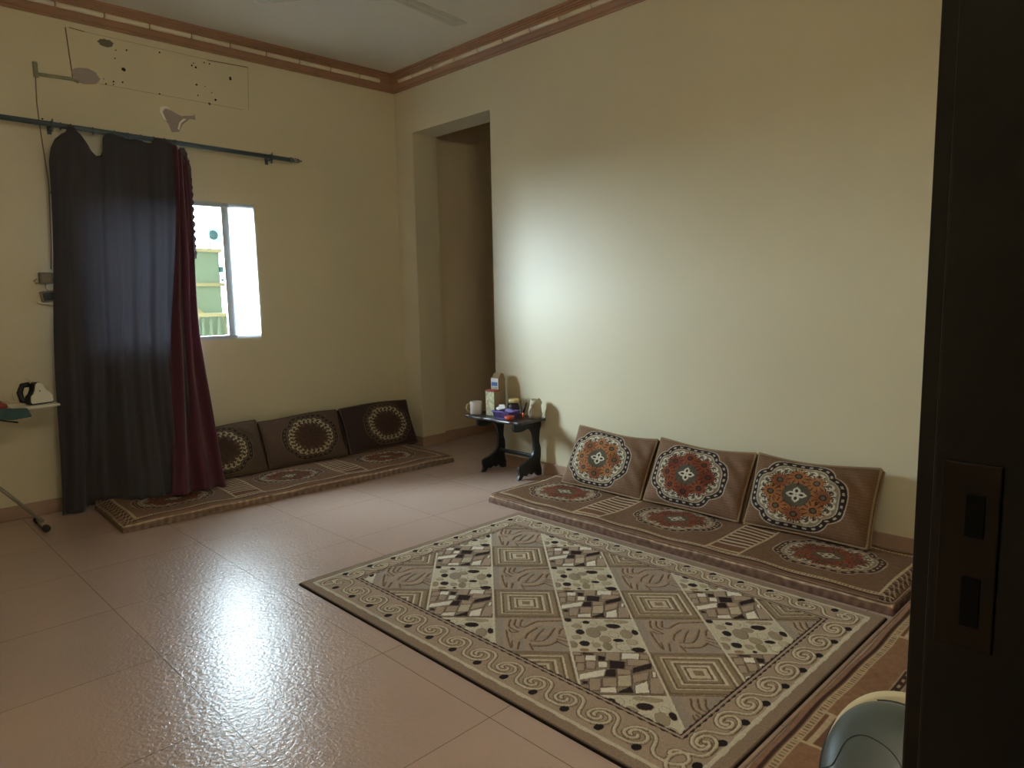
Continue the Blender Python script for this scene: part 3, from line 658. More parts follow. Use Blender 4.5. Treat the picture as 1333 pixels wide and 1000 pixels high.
# ------------------------------------------------------------------ curtain
def curtain():
    yr = 5.205
    t = thing('curtain_rod', 'dark grey curtain rod with scrolled finial on the window wall', 'curtain rod', (0, yr, 2.45))
    bm = nb(); tube(bm, [(.3, 0, .020), (2.76, 0, -.022)], .0165, 12); obj('pole', bm, M['rod'], t)
    bm = nb(); tube(bm, [(2.755, 0, -.022), (2.772, 0, -.022)], .0195, 12)
    for k in range(6):
        a = 2 * PI * k / 6; tube(bm, [(2.77, 0, -.022), (2.795, .016 * math.cos(a), -.022 + .016 * math.sin(a)), (2.825, .013 * math.cos(a + .7), -.022 + .013 * math.sin(a + .7)), (2.842, 0, -.022)], .0028, 6)
    lathe(bm, [(.001, 0), (.006, .002), (.006, .01), (.001, .012)], 2.848, 0, -.028, 8); obj('finial', bm, M['rod'], t)
    for bx in (1.17, 2.60):
        z = .020 - .042 * (bx - .3) / 2.46
        bm = nb(); tube(bm, [(bx, 0, z - .014), (bx, .03, z - .02), (bx, Y0 - yr, z - .005)], .007, 8); box(bm, bx - .012, bx + .012, Y0 - yr - .006, Y0 - yr, z - .045, z + .035)
        tube(bm, [(bx - .006, 0, z), (bx + .006, 0, z)], .0215, 12); tube(bm, [(bx, -.012, z + .01), (bx, -.02, z + .03)], .004, 6); tube(bm, [(bx, -.012, z - .01), (bx - .01, -.018, z - .05)], .006, 6)
        obj('bracket', bm, M['rod'], t)
    for bx in (1.215, 1.27, 1.395, 1.52, 1.60, 1.68, 1.76, 1.83, 1.90):
        z = .020 - .042 * (bx - .3) / 2.46; bm = nb(); pts = [(bx, .0215 * math.cos(a), z - .003 + .0215 * math.sin(a)) for a in [2 * PI * k / 14 for k in range(15)]]
        tube(bm, pts, .0028, 6, caps=False); obj('ring', bm, M['rod'], t)
    cur = thing('curtain', 'dark charcoal curtain with a maroon side, pooling onto the mattress under the rod', 'curtain', (0, 5.2, 0))
    tx = [1.125, 1.14, 1.165, 1.20, 1.225, 1.236, 1.272, 1.285, 1.31, 1.335, 1.355, 1.385, 1.412, 1.428, 1.433, 1.44, 1.477, 1.53, 1.59, 1.65, 1.70, 1.731, 1.745, 1.76, 1.80, 1.833, 1.88, 1.928, 1.945, 1.952]
    tz = [2.22, 2.30, 2.36, 2.395, 2.41, 2.455, 2.455, 2.43, 2.405, 2.36, 2.315, 2.286, 2.292, 2.32, 2.40, 2.42, 2.442, 2.43, 2.418, 2.422, 2.412, 2.41, 2.43, 2.450, 2.452, 2.445, 2.41, 2.37, 2.33, 2.28]
    def sheet(name, xa, xb, m, yo, hem, seed, botx, lab, zb_fn, flare, ztop=None, pw=1.1, kf=46, fa=1):
        nu, nv = 150, 90; P = np.zeros((nu, nv, 3))
        for i in range(nu):
            s = i / (nu - 1); x = xa + (xb - xa) * s; zt = float(np.interp(x, tx, tz)) if ztop is None else ztop(x)
            bx = botx[0] + (botx[1] - botx[0]) * s
            for j in range(nv):
                v = j / (nv - 1); zb = zb_fn(bx); z = zt + (zb - zt) * v
                xx = x + (bx - x) * v ** pw + .006 * math.sin(v * 9 + s * 7)
                amp = .005 + .013 * min(1, v * 1.6)
                y = yo + amp * fa * math.sin(s * (xb - xa) * kf + seed + .8 * math.sin(v * 3 + seed)) + .3 * amp * math.sin(s * (xb - xa) * 110 + v * 4)
                y -= flare(bx) * max(0, (v - .45) / .55) ** 1.6
                P[i, j] = (xx, min(y, .062), z)
        o = grid_obj(name, P.reshape(-1, 3), gfaces(nu, nv), None, m, cur)
        s = o.modifiers.new('solid', 'SOLIDIFY'); s.thickness = .002; o['label'] = lab; return o
    fl = lambda x: .05 + .24 * min(1, max(0, (x - 1.22) / .2))
    zb = lambda x: .012 + .062 * min(1, max(0, (x - 1.13) / .06))
    sheet('panel', 1.125, 1.93, M['curtain'], -.036, 0, .4, (.995, 1.80), 'dark charcoal panel', zb, fl)
    sheet('panel', 1.865, 1.952, M['maroon'], -.056, 0, 1.9, (1.57, 1.915), 'maroon panel', lambda x: .072, lambda x: .33, ztop=lambda x: float(np.interp(x, tx, tz)) - .004, pw=1.7, kf=190, fa=1.5)
    # gathered hem lying on the mattress
    # ruffled trim down the right edge
    bm = nb(); pv = None
    for k in range(70):
        v = k / 69; z = 2.40 - v * .75; x = 1.950 - .037 * max(0, (2.28 - z) / 2.21) ** 1.7 - (max(0, z - 2.28) * .25) ; w = .016 + .010 * abs(math.sin(k * .7))
        y = -.058 + .010 * math.sin(k * 1.3)
        a = bm.verts.new((x - .02, -.056, z)); b = bm.verts.new((x + w * .9, y, z + .004 * math.cos(k * .7)))
        if pv: bm.faces.new((pv[0], a, b, pv[1]))
        pv = (a, b)
    o = obj('ruffle_trim', bm, M['trim'], cur, solid=.002); o['label'] = 'pale ruffled edge trim'

# ------------------------------------------------------------------ table and what stands on it
TX, TY, TZ = 3.500, 3.795, .440
def table():
    t = thing('side_table', 'small black wooden side table with scalloped legs by the wall', 'table', (TX, TY, 0))
    bm = nb(); hw = .305; W = .30; o = []
    o += [(0, -hw + .02), (.02, -hw), (W - .02, -hw), (W, -hw + .02), (W, hw - .02), (W - .02, hw), (.02, hw), (0, hw - .02)]
    o += [(.004, hw - .06), (-.010, hw - .10), (-.012, .10), (.000, .07), (.004, .0), (-.0, -.06), (-.012, -.09), (-.010, -hw + .09), (.004, -hw + .06)]
    prism(bm, o, 'z', TZ - .018, TZ); obj('tabletop', bm, M['tabletop'], t, bevel=.004)
    pr = [(0, .99), (0, .90), (.05, .86), (.3, .85), (.5, .88), (.62, .84), (.70, .74), (.73, .55), (.70, .42), (.6, .34), (.40, .28), (.18, .24), (.14, .17), (.17, .08), (.10, 0.0),
          (.22, .0), (.32, .06), (.42, .045), (.52, .085), (.62, .045), (.72, .08), (.85, .0), (.98, .0), (1, .10), (.95, .22), (.97, .36), (.97, .5), (.92, .62), (.95, .8), (1, .9), (1, .99)]
    for y in (-.235, .150):
        bm = nb(); prism(bm, [(u * .285 + .008, v * (TZ - .018)) for u, v in spline(pr, 3)], 'y', y - .011, y + .011); obj('leg', bm, M['black'], t, bevel=.002)
    bm = nb(); box(bm, .215, .245, -.225, .140, .135, .160); obj('stretcher', bm, M['black'], t, bevel=.003)
    z = TZ
    # carton
    c = thing('milk_carton', 'tall carton with white and blue front on the back of the table', 'carton', (3.738, 3.945, z), .05)
    bm = nb(); box(bm, -.045, .035, -.040, .04, 0, .270); prism(bm, [(-.045, .270), (.035, .270), (.012, .312), (-.012, .312)], 'y', -.038, .038); obj('carton_body', bm, M['card'], c, bevel=.004)
    bm = nb(); box(bm, -.047, -.045, -.038, .038, .19, .275); obj('label_panel', bm, M['cardwhite'], c); bm = nb(); box(bm, -.0485, -.047, -.030, .032, .215, .245); obj('blue_print', bm, M['blue'], c)
    bm = nb(); box(bm, -.0485, -.047, -.03, .03, .192, .208); obj('floral_print', bm, M['floral'], c)
    c = thing('tea_box', 'flower-patterned pale box standing before the tall carton', 'box', (3.630, 3.905, z), .05)
    bm = nb(); box(bm, -.03, .035, -.045, .045, 0, .190); obj('box_body', bm, M['floral'], c, bevel=.003)
    bm = nb(); box(bm, -.032, .037, -.047, .047, .183, .193); obj('lid', bm, M['red'], c, bevel=.002)
    bm = nb(); box(bm, -.029, .034, -.048, -.045, .004, .182); obj('side_panel', bm, M['card'], c)
    # mug
    c = thing('mug', 'white mug at the left end of the table', 'mug', (3.572, 4.030, z), 2.4)
    bm = nb(); lathe(bm, [(.001, 0), (.038, 0), (.046, .008), (.047, .098), (.044, .102), (.041, .092), (.038, .012), (.001, .010)]); obj('cup', bm, M['mug'], c)
    bm = nb(); tube(bm, [(.044, 0, .084), (.068, 0, .080), (.076, 0, .054), (.066, 0, .028), (.044, 0, .024)], .0055, 8); obj('handle', bm, M['lid'], c)
    # purple basket
    c = thing('plastic_basket', 'small purple plastic basket in the middle of the table', 'basket', (3.610, 3.735, z), .12)
    bm = nb()
    a, b = [(-.062, -.085), (.062, -.085), (.062, .085), (-.062, .085)], None
    def ringv(k, zz): return [bm.verts.new((x * k, y * k, zz)) for x, y in a]
    r0, r1, r2, r3 = ringv(.82, 0), ringv(1, .052), ringv(.94, .052), ringv(.78, .005)
    for p, q in ((r0, r1), (r1, r2), (r2, r3)):
        for k in range(4): bm.faces.new((p[k], p[(k + 1) % 4], q[(k + 1) % 4], q[k]))
    bm.faces.new(r0); bm.faces.new(r3); obj('tub', bm, M['purple'], c)
    bm = nb()
    for k in range(4):
        (x0, y0), (x1, y1) = a[k], a[(k + 1) % 4]; tube(bm, [(x0 * 1.02, y0 * 1.02, .052), (x1 * 1.02, y1 * 1.02, .052)], .005, 8)
    obj('rim', bm, M['purple'], c)
    bm = nb()
    for k in range(9):
        y = -.072 + .018 * k; tube(bm, [(-.053 - .003, y, .008), (-.0632, y, .046)], .0022, 6)
    for k in range(6):
        x = -.045 + .018 * k; tube(bm, [(x, -.0735, .008), (x, -.0868, .046)], .0022, 6)
    obj('rib', bm, M['purpledark'], c)
    c = tag(obj('tissue', (lambda bm: (prism(bm, [(-.05, .0), (-.03, .03), (.0, .022), (.03, .035), (.05, .0), (.0, -.035)], 'z', -.006, .004), bm)[1])(nb()), M['tissue'], bevel=.002, sub=1), 'folded white tissue lying in the purple basket', 'tissue')
    c.location = (3.590, 3.765, z + .078); c.rotation_euler = (.15, -.25, .3)
    # jar, bowl, knife, pen, bag
    c = thing('glass_jar', 'dark-filled jar with cream lid behind the purple basket', 'jar', (3.725, 3.775, z))
    bm = nb(); lathe(bm, [(.001, 0), (.040, 0), (.045, .01), (.045, .075), (.034, .096), (.001, .096)]); obj('jar_body', bm, M['jarfill'], c)
    bm = nb(); lathe(bm, [(.030, .096), (.042, .097), (.042, .124), (.036, .128), (.001, .128)]); obj('lid', bm, M['lid'], c)
    c = thing('small_bowl', 'small orange-red bowl at the front edge of the table', 'bowl', (3.535, 3.625, z))
    bm = nb(); lathe(bm, [(.001, 0), (.018, 0), (.030, .015), (.038, .034), (.035, .034), (.026, .016), (.001, .005)]); obj('bowl_body', bm, M['orange'], c)
    bm = nb(); lathe(bm, [(.030, .030), (.034, .031), (.034, .033), (.030, .034)], seg=20); obj('rim', bm, M['red'], c)
    c = thing('kitchen_knife', 'black-tipped utensil with orange grip leaning upright against the bag', 'utensil', (3.640, 3.590, z))
    bm = nb(); tube(bm, [(0, 0, .0), (.003, -.003, .055)], .006, 8); obj('grip', bm, M['orange'], c)
    bm = nb(); tube(bm, [(.003, -.003, .05), (.01, -.012, .09), (.022, -.02, .125)], [.009, .009, .004], 8); obj('blade', bm, M['black'], c)
    c = tag(obj('pen', (lambda bm: (tube(bm, [(0, 0, 0), (.035, .055, .115)], .0035, 8), bm)[1])(nb()), M['black']), 'thin dark pen leaning between the jar and the bag', 'pen'); c.location = (3.690, 3.645, z + .004)
    bm = nb(); r = random.Random(3)
    ring = []
    for k, (rr, zz) in enumerate(((.045, 0), (.058, .025), (.055, .06), (.045, .09), (.052, .115), (.04, .135))):
        ring.append([bm.verts.new(((rr + r.uniform(-.012, .012)) * math.cos(2 * PI * i / 12), (rr * .75 + r.uniform(-.01, .01)) * math.sin(2 * PI * i / 12), zz + (r.uniform(-.02, .02) if k > 3 else 0))) for i in range(12)])
    for p, q in zip(ring[:-1], ring[1:]):
        for i in range(12): bm.faces.new((p[i], p[(i + 1) % 12], q[(i + 1) % 12], q[i]))
    bm.faces.new(ring[0]); bm.faces.new(ring[-1])
    c = tag(obj('paper_bag', bm, M['paper'], smooth=True, bevel=0), 'crumpled beige bag at the right end of the table', 'bag'); c.location = (3.735, 3.550, z)

# ------------------------------------------------------------------ ironing board and iron
def ironing():
    t = thing('ironing_board', 'ironing board on steel tube legs at the left by the wall', 'ironing board', (.06, 4.98, 0))
    z = .757
    bm = nb(); o = [(-.52, -.16), (.55, -.16), (.70, -.14), (.70, .14), (.55, .16), (-.52, .16), (-.66, .11), (-.74, 0), (-.66, -.11)]
    prism(bm, o, 'z', z - .022, z); b = obj('board', bm, M['ironboard'], t, bevel=.006); b.location = (0, 0, 0)
    bm = nb(); tube(bm, [(.70, -.13, z - .012), (.93, -.115, z - .004), (.935, .115, z - .004), (.70, .13, z - .012)], .007, 8)
    for y in (-.07, 0, .07): tube(bm, [(.68, y, z - .012), (.93, y, z - .004)], .004, 6)
    box(bm, .70, .93, -.10, .10, z - .004, z); obj('iron_rest', bm, M['white'], t)
    # leg frames: the first slants down to the right, ending in a rubber-capped foot bar
    for dy, (xa, xb) in ((-.035, (.27, .80)), (.035, (.10, -.60))):
        bm = nb(); tube(bm, [(xa, dy, z - .03), (xb, dy, .045)], .011, 10); g = obj('leg', bm, M['steel'], t)
        bm = nb(); tube(bm, [(xb, -.12, .022), (xb, .12, .022)], .011, 10); obj('foot_bar', bm, M['steel'], g)
        for s in (-1, 1):
            bm = nb(); tube(bm, [(xb, s * .105, .022), (xb, s * .135, .022)], .021, 12); obj('foot_cap', bm, M['rubber'], g)
    bm = nb(); tube(bm, [(.40, -.1, z - .03), (.60, -.1, z - .05), (.72, -.1, z - .085)], .005, 8); obj('height_lever', bm, M['black'], t)
    c = tag(obj('folded_cloth', (lambda bm: (box(bm, .48, .74, 4.87, 5.10, z + .0005, z + .030), bm)[1])(nb()), M['redcloth'], bevel=.012), 'dull red cloth folded on the ironing board', 'cloth')
    bm = nb(); prism(bm, [(.50, z + .028), (.82, z + .002), (.84, z - .05), (.75, z - .058), (.66, z - .045), (.62, z - .03), (.5, z - .03)], 'y', 4.800, 4.818)
    tag(obj('draped_cloth', bm, M['teal'], bevel=.006), 'dark teal cloth hanging over the front edge of the ironing board', 'cloth')
    # iron standing on its heel, soleplate towards the room
    ir = thing('clothes_iron', 'white and black clothes iron standing on its heel on the board', 'iron', (.905, 4.97, z + .0005), .35)
    ir.scale = (1.08, 1.08, 1.08)
    q = Matrix.Rotation(-.0, 4, 'Y')
    sole = [(-.062, 0), (.066, 0), (.072, .008), (.070, .035), (.055, .055), (.030, .075), (.012, .110), (.000, .122), (-.018, .124), (-.032, .115), (-.040, .08), (-.050, .06), (-.066, .045), (-.070, .012)]
    bm = nb(); prism(bm, [(x * .85, zz * .92 + .008) for x, zz in sole], 'y', -.040, -.034); obj('soleplate', bm, M['white'], ir, bevel=.002)
    bm = nb(); prism(bm, [(x * .96, zz * .99 + .002) for x, zz in sole], 'y', -.034, .012); obj('body', bm, M['black'], ir, bevel=.006)
    bm = nb(); tube(bm, [(-.045, .005, .02), (-.066, .03, .025), (-.072, .035, .07), (-.058, .03, .108), (-.030, .01, .112)], .015, 10); obj('handle', bm, M['black'], ir)
    bm = nb(); lathe(bm, [(.001, 0), (.004, 0), (.004, .002), (.001, .002)], 0, 0, 0, 8); o = obj('steam_hole', bm, M['socket'], ir); o.rotation_euler = (PI / 2, 0, 0); o.location = (-.01, -.0402, .075)
    bm = nb(); tube(bm, spline3([(-.02, .01, .125), (-.045, .02, .148), (-.085, .02, .125), (-.115, .02, .07), (-.105, .02, .03), (-.15, .02, .035), (-.21, .0, .05), (-.26, -.03, .028), (-.31, -.04, .033)]), .004, 8); obj('cord', bm, M['cream'], ir)
def spline3(pts, n=8):
    P = [Vector(p) for p in pts]; P = [P[0]] + P + [P[-1]]; out = []
    for i in range(1, len(P) - 2):
        a, b, c, d = P[i - 1:i + 3]
        for k in range(n):
            t = k / n; out.append(.5 * ((2 * b) + (-a + c) * t + (2 * a - 5 * b + 4 * c - d) * t * t + (-a + 3 * b - 3 * c + d) * t ** 3))
    out.append(P[-2]); return out

# ------------------------------------------------------------------ ceiling fan
def fan():
    fx, fy, fz = 2.43, 3.50, 3.08
    t = thing('ceiling_fan', 'pale metal ceiling fan hanging from the ceiling', 'fan', (fx, fy, fz))
    bm = nb(); tube(bm, [(0, 0, .06), (0, 0, ZC - fz - .03)], .012, 10); obj('down_rod', bm, M['fan'], t)
    bm = nb(); lathe(bm, [(.001, ZC - fz), (.06, ZC - fz), (.05, ZC - fz - .05), (.015, ZC - fz - .07), (.001, ZC - fz - .07)]); obj('canopy_cap', bm, M['fan'], t)
    bm = nb(); lathe(bm, [(.001, -.05), (.07, -.045), (.11, -.015), (.11, .02), (.07, .05), (.03, .07), (.001, .07)], seg=32); obj('motor', bm, M['fan'], t)
    for k in range(3):
        a = 2 * PI * k / 3 + .13; R = Matrix.Rotation(a, 4, 'Z') @ Matrix.Rotation(.10, 4, 'X')
        bm = nb(); o = [(.17, -.05), (.60, -.072), (.715, -.068), (.725, -.055), (.725, .062), (.712, .072), (.60, .076), (.17, .055)]
        prism(bm, o, 'z', -.003, .001)
        for yy, w in ((-.030, .010), (.035, .010)): box(bm, .2, .66, yy - w, yy + w, -.005, -.0025)
        bm.transform(R); b = obj('blade', bm, M['fan'], t, bevel=.001)
        bm = nb(); box(bm, .08, .24, -.018, .018, -.008, -.003); bm.transform(R); obj('blade_arm', bm, M['fan'], b)

# ------------------------------------------------------------------ grey plastic thing lower right
def appliance():
    t = thing('plastic_appliance', 'rounded cream plastic appliance with dark grey-green domed cover at the lower right', 'appliance', APP['loc'], 0)
    ax = Vector(APP['ax']).normalized(); up = Vector(APP['up']); up = (up - ax * up.dot(ax)).normalized(); sd = up.cross(ax)
    R = Matrix((( sd.x, up.x, ax.x), (sd.y, up.y, ax.y), (sd.z, up.z, ax.z))).to_4x4()
    T = Matrix.Translation(APP['off']) @ R
    hx, hy = APP['hx'], APP['hy']
    def dome(prof, m, name, seg=64, egg=.12, dy=0., dx=0.):
        bm = nb(); rings = []
        for rr, zz in prof:
            row = []
            for k in range(seg):
                a = 2 * PI * k / seg; x, y = math.cos(a), math.sin(a)
                x, y = math.copysign(abs(x) ** .9, x), math.copysign(abs(y) ** .9, y)
                row.append(bm.verts.new(T @ Vector((hx * (rr * x * (1 - egg * y) + dx), hy * (rr * y + dy), zz))))
            rings.append(row)
        for p, q in zip(rings[:-1], rings[1:]):
            for k in range(seg):
                fc = bm.faces.new((p[k], p[(k + 1) % seg], q[(k + 1) % seg], q[k])); fc.smooth = True
        bm.faces.new(rings[0]); bm.faces.new(rings[-1]); return obj(name, bm, m, t)
    dome([(.60, -.15), (.85, -.13), (1.02, -.09), (1.09, -.03), (1.10, .0), (1.07, .012), (.98, .016), (.93, -.01), (.3, -.02)], M['cream'], 'body', dy=.02, dx=.15)
    o = dome([(.955, -.012), (.955, .004), (.93, .018), (.84, .038), (.68, .055), (.45, .066), (.2, .071), (.02, .072)], M['greygreen'], 'cover'); o['label'] = 'dark grey-green domed cover'
    dome([(.955, .004), (.968, .012), (.968, .004)], M['seam'], 'seal')
    def surf(x, y):
        r = math.hypot(x, y); z = np.interp(r, [.02, .2, .45, .68, .84, .93, .955], [.072, .071, .066, .055, .038, .018, .004]); return T @ Vector((hx * x * (1 - .12 * y), hy * y, float(z) + .0005))
    bm = nb(); tube(bm, [surf(*p) for p in spline([(-.93, .02), (-.75, .02), (-.55, .30), (-.30, .36), (0, .22), (.15, .0), (.12, -.3)])], .0013, 6); obj('seam_line', bm, M['seam'], t)
    bm = nb(); lathe(bm, [(.001, -.004), (.022, -.004), (.022, .006), (.016, .010), (.001, .010)], 0, 0, 0, 20); bm.transform(Matrix.Translation(surf(-.74, -.52)) @ R); obj('button', bm, M['seam'], t)
APP = dict(loc=(1.69, .470, .062), off=(0, 0, .13), ax=(-.55, -.05, .80), up=(.60, .30, .5), hx=.165, hy=.20)

# ------------------------------------------------------------------ outside
def outside():
    bm = nb(); box(bm, -30, 40, Y0 + .3, 60, -3.2, -3.0); struct('ground', bm, M['ground'])
    t = thing('neighbour_building', 'pale green and cream house seen through the window', 'building', (5.0, 13, -3))
    bm = nb(); box(bm, -3, .36, 0, 4, 0, 5.28); obj('wall', bm, M['stucco'], t)
    bm = nb(); box(bm, -3, .42, -.08, 4, 4.63, 4.69); obj('cornice', bm, M['stuccoc'], t)
    bm = nb(); box(bm, -3, .42, -.08, 4, 5.24, 5.30); obj('roof_edge', bm, M['stuccoc'], t)
    bm = nb(); box(bm, .36, 3.0, .5, 4, 0, 4.1); obj('wall', bm, M['stuccoc'], t)
    bm = nb(); prism(bm, [(-.15, 4.62), (-.15, 4.3), (.02, 4.15), (-.05, 4.1), (-.15, 3.9), (-3, 3.9), (-3, 4.62)], 'y', -.03, 0); obj('sunlit_wall_patch', bm, M['stuccoc'], t)  # sunlit part of the facade, put in as a paler sheet
    t = thing('air_conditioner', 'white outdoor air conditioner unit on the rooftop across the street', 'air conditioner', (5.28, 13.0, 2.35))
    bm = nb(); box(bm, -.08, .22, -.02, .15, .08, .32); obj('casing', bm, M['acwhite'], t, bevel=.01)
    bm = nb(); lathe(bm, [(.001, 0), (.08, 0), (.08, .01), (.001, .01)], 0, 0, 0, 20); o = obj('fan_grille', bm, M['acgrille'], t); o.rotation_euler = (PI / 2, 0, 0); o.location = (.0, -.02, .2)
    for x in (-.05, .18):
        bm = nb(); box(bm, x - .01, x + .01, .02, .12, -.045, .08); obj('foot', bm, M['acgrille'], t)
    t = thing('roof_lamp', 'thin post with brackets on the side of the far house', 'post', (5.42, 12.9, -3))
    bm = nb(); tube(bm, [(0, 0, 0), (0, 0, 5.25)], .035, 10); obj('pole', bm, M['acwhite'], t)
    bm = nb(); box(bm, -.10, .10, -.03, .03, 4.88, 4.98); obj('bracket', bm, M['acgrille'], t)
    bm = nb(); box(bm, -.08, .06, -.03, .03, 4.72, 4.76); obj('bracket', bm, M['acgrille'], t)
    t = thing('balcony_railing', 'cream balustrade of short balusters below the far house', 'railing', (4.2, 12.2, -3))
    bm = nb(); box(bm, -1.5, 2.5, -.06, .06, 4.10, 4.16); obj('handrail', bm, M['stuccoc'], t)
    bm = nb(); box(bm, -1.5, 2.5, -.08, .08, 0, 3.72); obj('parapet', bm, M['stuccoc'], t)
    for k in range(22):
        x = -.6 + .135 * k; bm = nb(); lathe(bm, [(.020, 3.72), (.036, 3.80), (.018, 3.92), (.030, 4.02), (.020, 4.10)], x, 0, 0, 10); obj('baluster', bm, M['stucco'], t)

def fill_tube_lamp():  # unseen fill lamp, added to brighten the upper walls and ceiling
    m = bpy.data.materials.new('fill_lamp_tube'); m.use_nodes = True; b = m.node_tree.nodes['Principled BSDF']
    b.inputs['Emission Color'].default_value = (1, .93, .76, 1); b.inputs['Emission Strength'].default_value = FILL_LAMP
    t = thing('added_fill_tube_lamp', 'unseen warm tube lamp added as fill light above the doorway', 'lamp', (.9, YF, 2.72))
    bm = nb(); box(bm, -.62, .62, .001, .035, -.03, .03); obj('housing', bm, M['white'], t, bevel=.005)
    bm = nb(); tube(bm, [(-.60, .055, 0), (.60, .055, 0)], .016, 14); obj('tube', bm, m, t)
    for x in (-.605, .605):
        bm = nb(); box(bm, x - .012, x + .012, .03, .075, -.022, .022); obj('tube_holder', bm, M['white'], t)
FILL_LAMP = 64.0
# ------------------------------------------------------------------ build all
build_room(); wall_marks(); rug()
TM = .062
PR = (1.0,)
mg = 'patterned floor mattresses'
# right wall mattress: local x runs from the far end (3.31) to the near end (.877); local -y side is the front
yL, yR = 3.318, .872
pan = [(.045, .668), (.853, 1.545), (1.722, 2.372)]
m1 = mattress('floor_mattress', 'long brown patterned floor mattress along the right wall beside the rug', mg, (3.367, (yL + yR) / 2, 0), -PI / 2, yL - yR, .676, TM, pan, PALM, (112, 84, 64), (124, 98, 84), mk=(.255, .195), mcw=.35, seed=1)
m2 = mattress('floor_mattress', 'brown patterned floor mattress under the window, part covered by the curtain', mg, (2.405, 4.765, 0), -math.radians(2.1), 2.46, .69, TM, [(.09, .70), (.885, 1.52), (1.70, 2.37)], PALM, (120, 92, 72), (128, 108, 94), mk=(.25, .19), mcw=.36, seed=4)
m3 = mattress('floor_mattress', 'brown patterned floor mattress at the near wall with the plastic appliance on it', mg, (2.400, .492, 0), PI, 2.44, .690, TM, [(.07, .69), (.88, 1.555), (1.735, 2.37)], dict(PALM, f1=(150, 78, 48)), (134, 100, 76), (150, 120, 98), mk=(.25, .20), mcw=.36, seed=9)
gc = 'patterned back cushions'
B1 = (120, 92, 72)
cushion('back_cushion', 'cushion with golden-orange flowers, farthest along the right wall near the table', gc, (3.555, 2.795, .060), -PI / 2, -.50, PALC, B1, w=.645, h=.40, seed=1, off=-.055, medal=(.255, .190))
cushion('back_cushion', 'cushion with dark rust-red flowers, middle of the right wall row', gc, (3.560, 2.140, .060), -PI / 2 - .02, -.50, PALC2, B1, w=.64, h=.40, seed=2, off=-.045, medal=(.262, .188))
cushion('back_cushion', 'cushion with orange sunflowers, nearest the door on the right wall', gc, (3.575, 1.475, .060), -PI / 2 + .03, -.46, PALC, (112, 84, 62), w=.635, h=.40, seed=3, off=-.055, medal=(.262, .188))
BB = (82, 66, 58)
cushion('back_cushion', 'dark brown cushion under the window, half hidden by the curtain', gc, (2.000, 5.045, .060), 0, -.42, PALB, (94, 78, 66), w=.66, h=.39, seed=5, off=.0, pipe='pipedark', medal=(.245, .18))
cushion('back_cushion', 'dark brown cushion in the middle of the window wall row', gc, (2.680, 5.040, .060), -.02, -.42, PALB, (96, 78, 68), w=.67, h=.39, seed=6, off=.04, pipe='pipedark', medal=(.245, .18))
cushion('back_cushion', 'darkest plum-brown cushion in the corner beside the archway', gc, (3.385, 5.030, .060), -.03, -.42, PALB, (66, 52, 50), w=.67, h=.40, seed=7, off=.06, pipe='pipedark', medal=(.235, .18))
curtain(); table(); ironing(); fan(); appliance(); outside(); fill_tube_lamp()

# ------------------------------------------------------------------ camera
yaw, pitch, roll, f = 0.7775851536490621, 0.1238642798168876, -0.02003592007605176, 915.2569
d = Vector((math.sin(yaw) * math.cos(pitch), math.cos(yaw) * math.cos(pitch), -math.sin(pitch)))
r0 = Vector((math.cos(yaw), -math.sin(yaw), 0)); u0 = r0.cross(d)
r = math.cos(roll) * r0 + math.sin(roll) * u0; u = -math.sin(roll) * r0 + math.cos(roll) * u0
cd = bpy.data.cameras.new('camera'); cam = bpy.data.objects.new('camera', cd); C.objects.link(cam)
cam.matrix_world = Matrix(((r.x, u.x, -d.x, 0), (r.y, u.y, -d.y, 0), (r.z, u.z, -d.z, 1.34), (0, 0, 0, 1)))
cd.sensor_width = 36; cd.sensor_fit = 'HORIZONTAL'; cd.lens = 36 * f / 1333; cd.clip_start = .02
SC.camera = cam

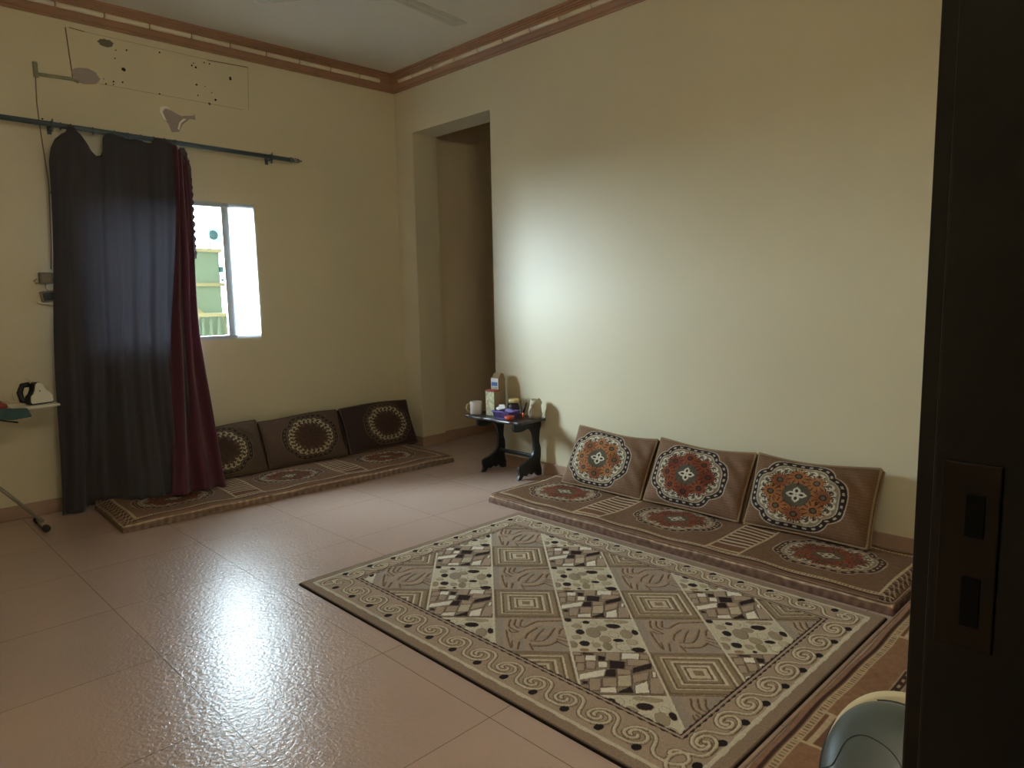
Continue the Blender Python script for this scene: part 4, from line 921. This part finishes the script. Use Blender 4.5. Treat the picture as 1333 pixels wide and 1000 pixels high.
# ------------------------------------------------------------------ light
# the sky is brightest towards the sun, which stands outside to the left behind the far house
SKY_BASE, SKY_HIGH, SKY_GLOW = 1.15, 18.0, 52.0
w = bpy.data.worlds.new('sky'); SC.world = w; w.use_nodes = True
nt = w.node_tree; L = nt.links.new; bg = nt.nodes['Background']; bg.inputs[0].default_value = (.74, .89, 1.0, 1)
tc = nt.nodes.new('ShaderNodeTexCoord'); sx = nt.nodes.new('ShaderNodeSeparateXYZ'); L(tc.outputs['Generated'], sx.inputs[0])
def sstep(src, a, b, hi):
    n = nt.nodes.new('ShaderNodeMapRange'); n.interpolation_type = 'SMOOTHSTEP'; n.inputs['From Min'].default_value = a; n.inputs['From Max'].default_value = b
    n.inputs['To Min'].default_value = 0; n.inputs['To Max'].default_value = hi; L(src, n.inputs['Value']); return n.outputs['Result']
def mth(op, a, b):
    n = nt.nodes.new('ShaderNodeMath'); n.operation = op
    for k, v in enumerate((a, b)):
        if hasattr(v, 'default_value'): L(v, n.inputs[k])
        else: n.inputs[k].default_value = v
    return n.outputs[0]
gd = Vector((-.50, .80, .28)).normalized()
dp = nt.nodes.new('ShaderNodeVectorMath'); dp.operation = 'DOT_PRODUCT'; L(tc.outputs['Generated'], dp.inputs[0]); dp.inputs[1].default_value = gd
glow = mth('MULTIPLY', mth('MULTIPLY', mth('POWER', mth('MAXIMUM', dp.outputs['Value'], 0.0), 3.0), SKY_GLOW), sstep(sx.outputs['Y'], -.05, .3, 1.0))
high = mth('MULTIPLY', sstep(sx.outputs['Z'], .12, .38, SKY_HIGH), sstep(sx.outputs['Y'], -.1, .4, 1.0))
L(mth('ADD', mth('ADD', glow, high), SKY_BASE), bg.inputs[1])
def portal(name, loc, rot, sx, sy):
    ld = bpy.data.lights.new(name, 'AREA'); ld.shape = 'RECTANGLE'; ld.size = sx; ld.size_y = sy; ld.cycles.is_portal = True
    o = bpy.data.objects.new(name, ld); C.objects.link(o); o.location = loc; o.rotation_euler = rot
portal('window_portal', ((WX0 + WX1) / 2, Y0 + .23, (WZ0 + WZ1) / 2), (-PI / 2, 0, 0), WX1 - WX0, WZ1 - WZ0)
SC.view_settings.view_transform = 'Standard'; SC.view_settings.look = 'None'; SC.view_settings.gamma = 1; SC.view_settings.use_curve_mapping = False
SC.view_settings.exposure = 0.86
SC.cycles.max_bounces = 10; SC.cycles.diffuse_bounces = 7; SC.cycles.transparent_max_bounces = 8; SC.cycles.sample_clamp_indirect = 8
SC.cycles.use_denoising = True
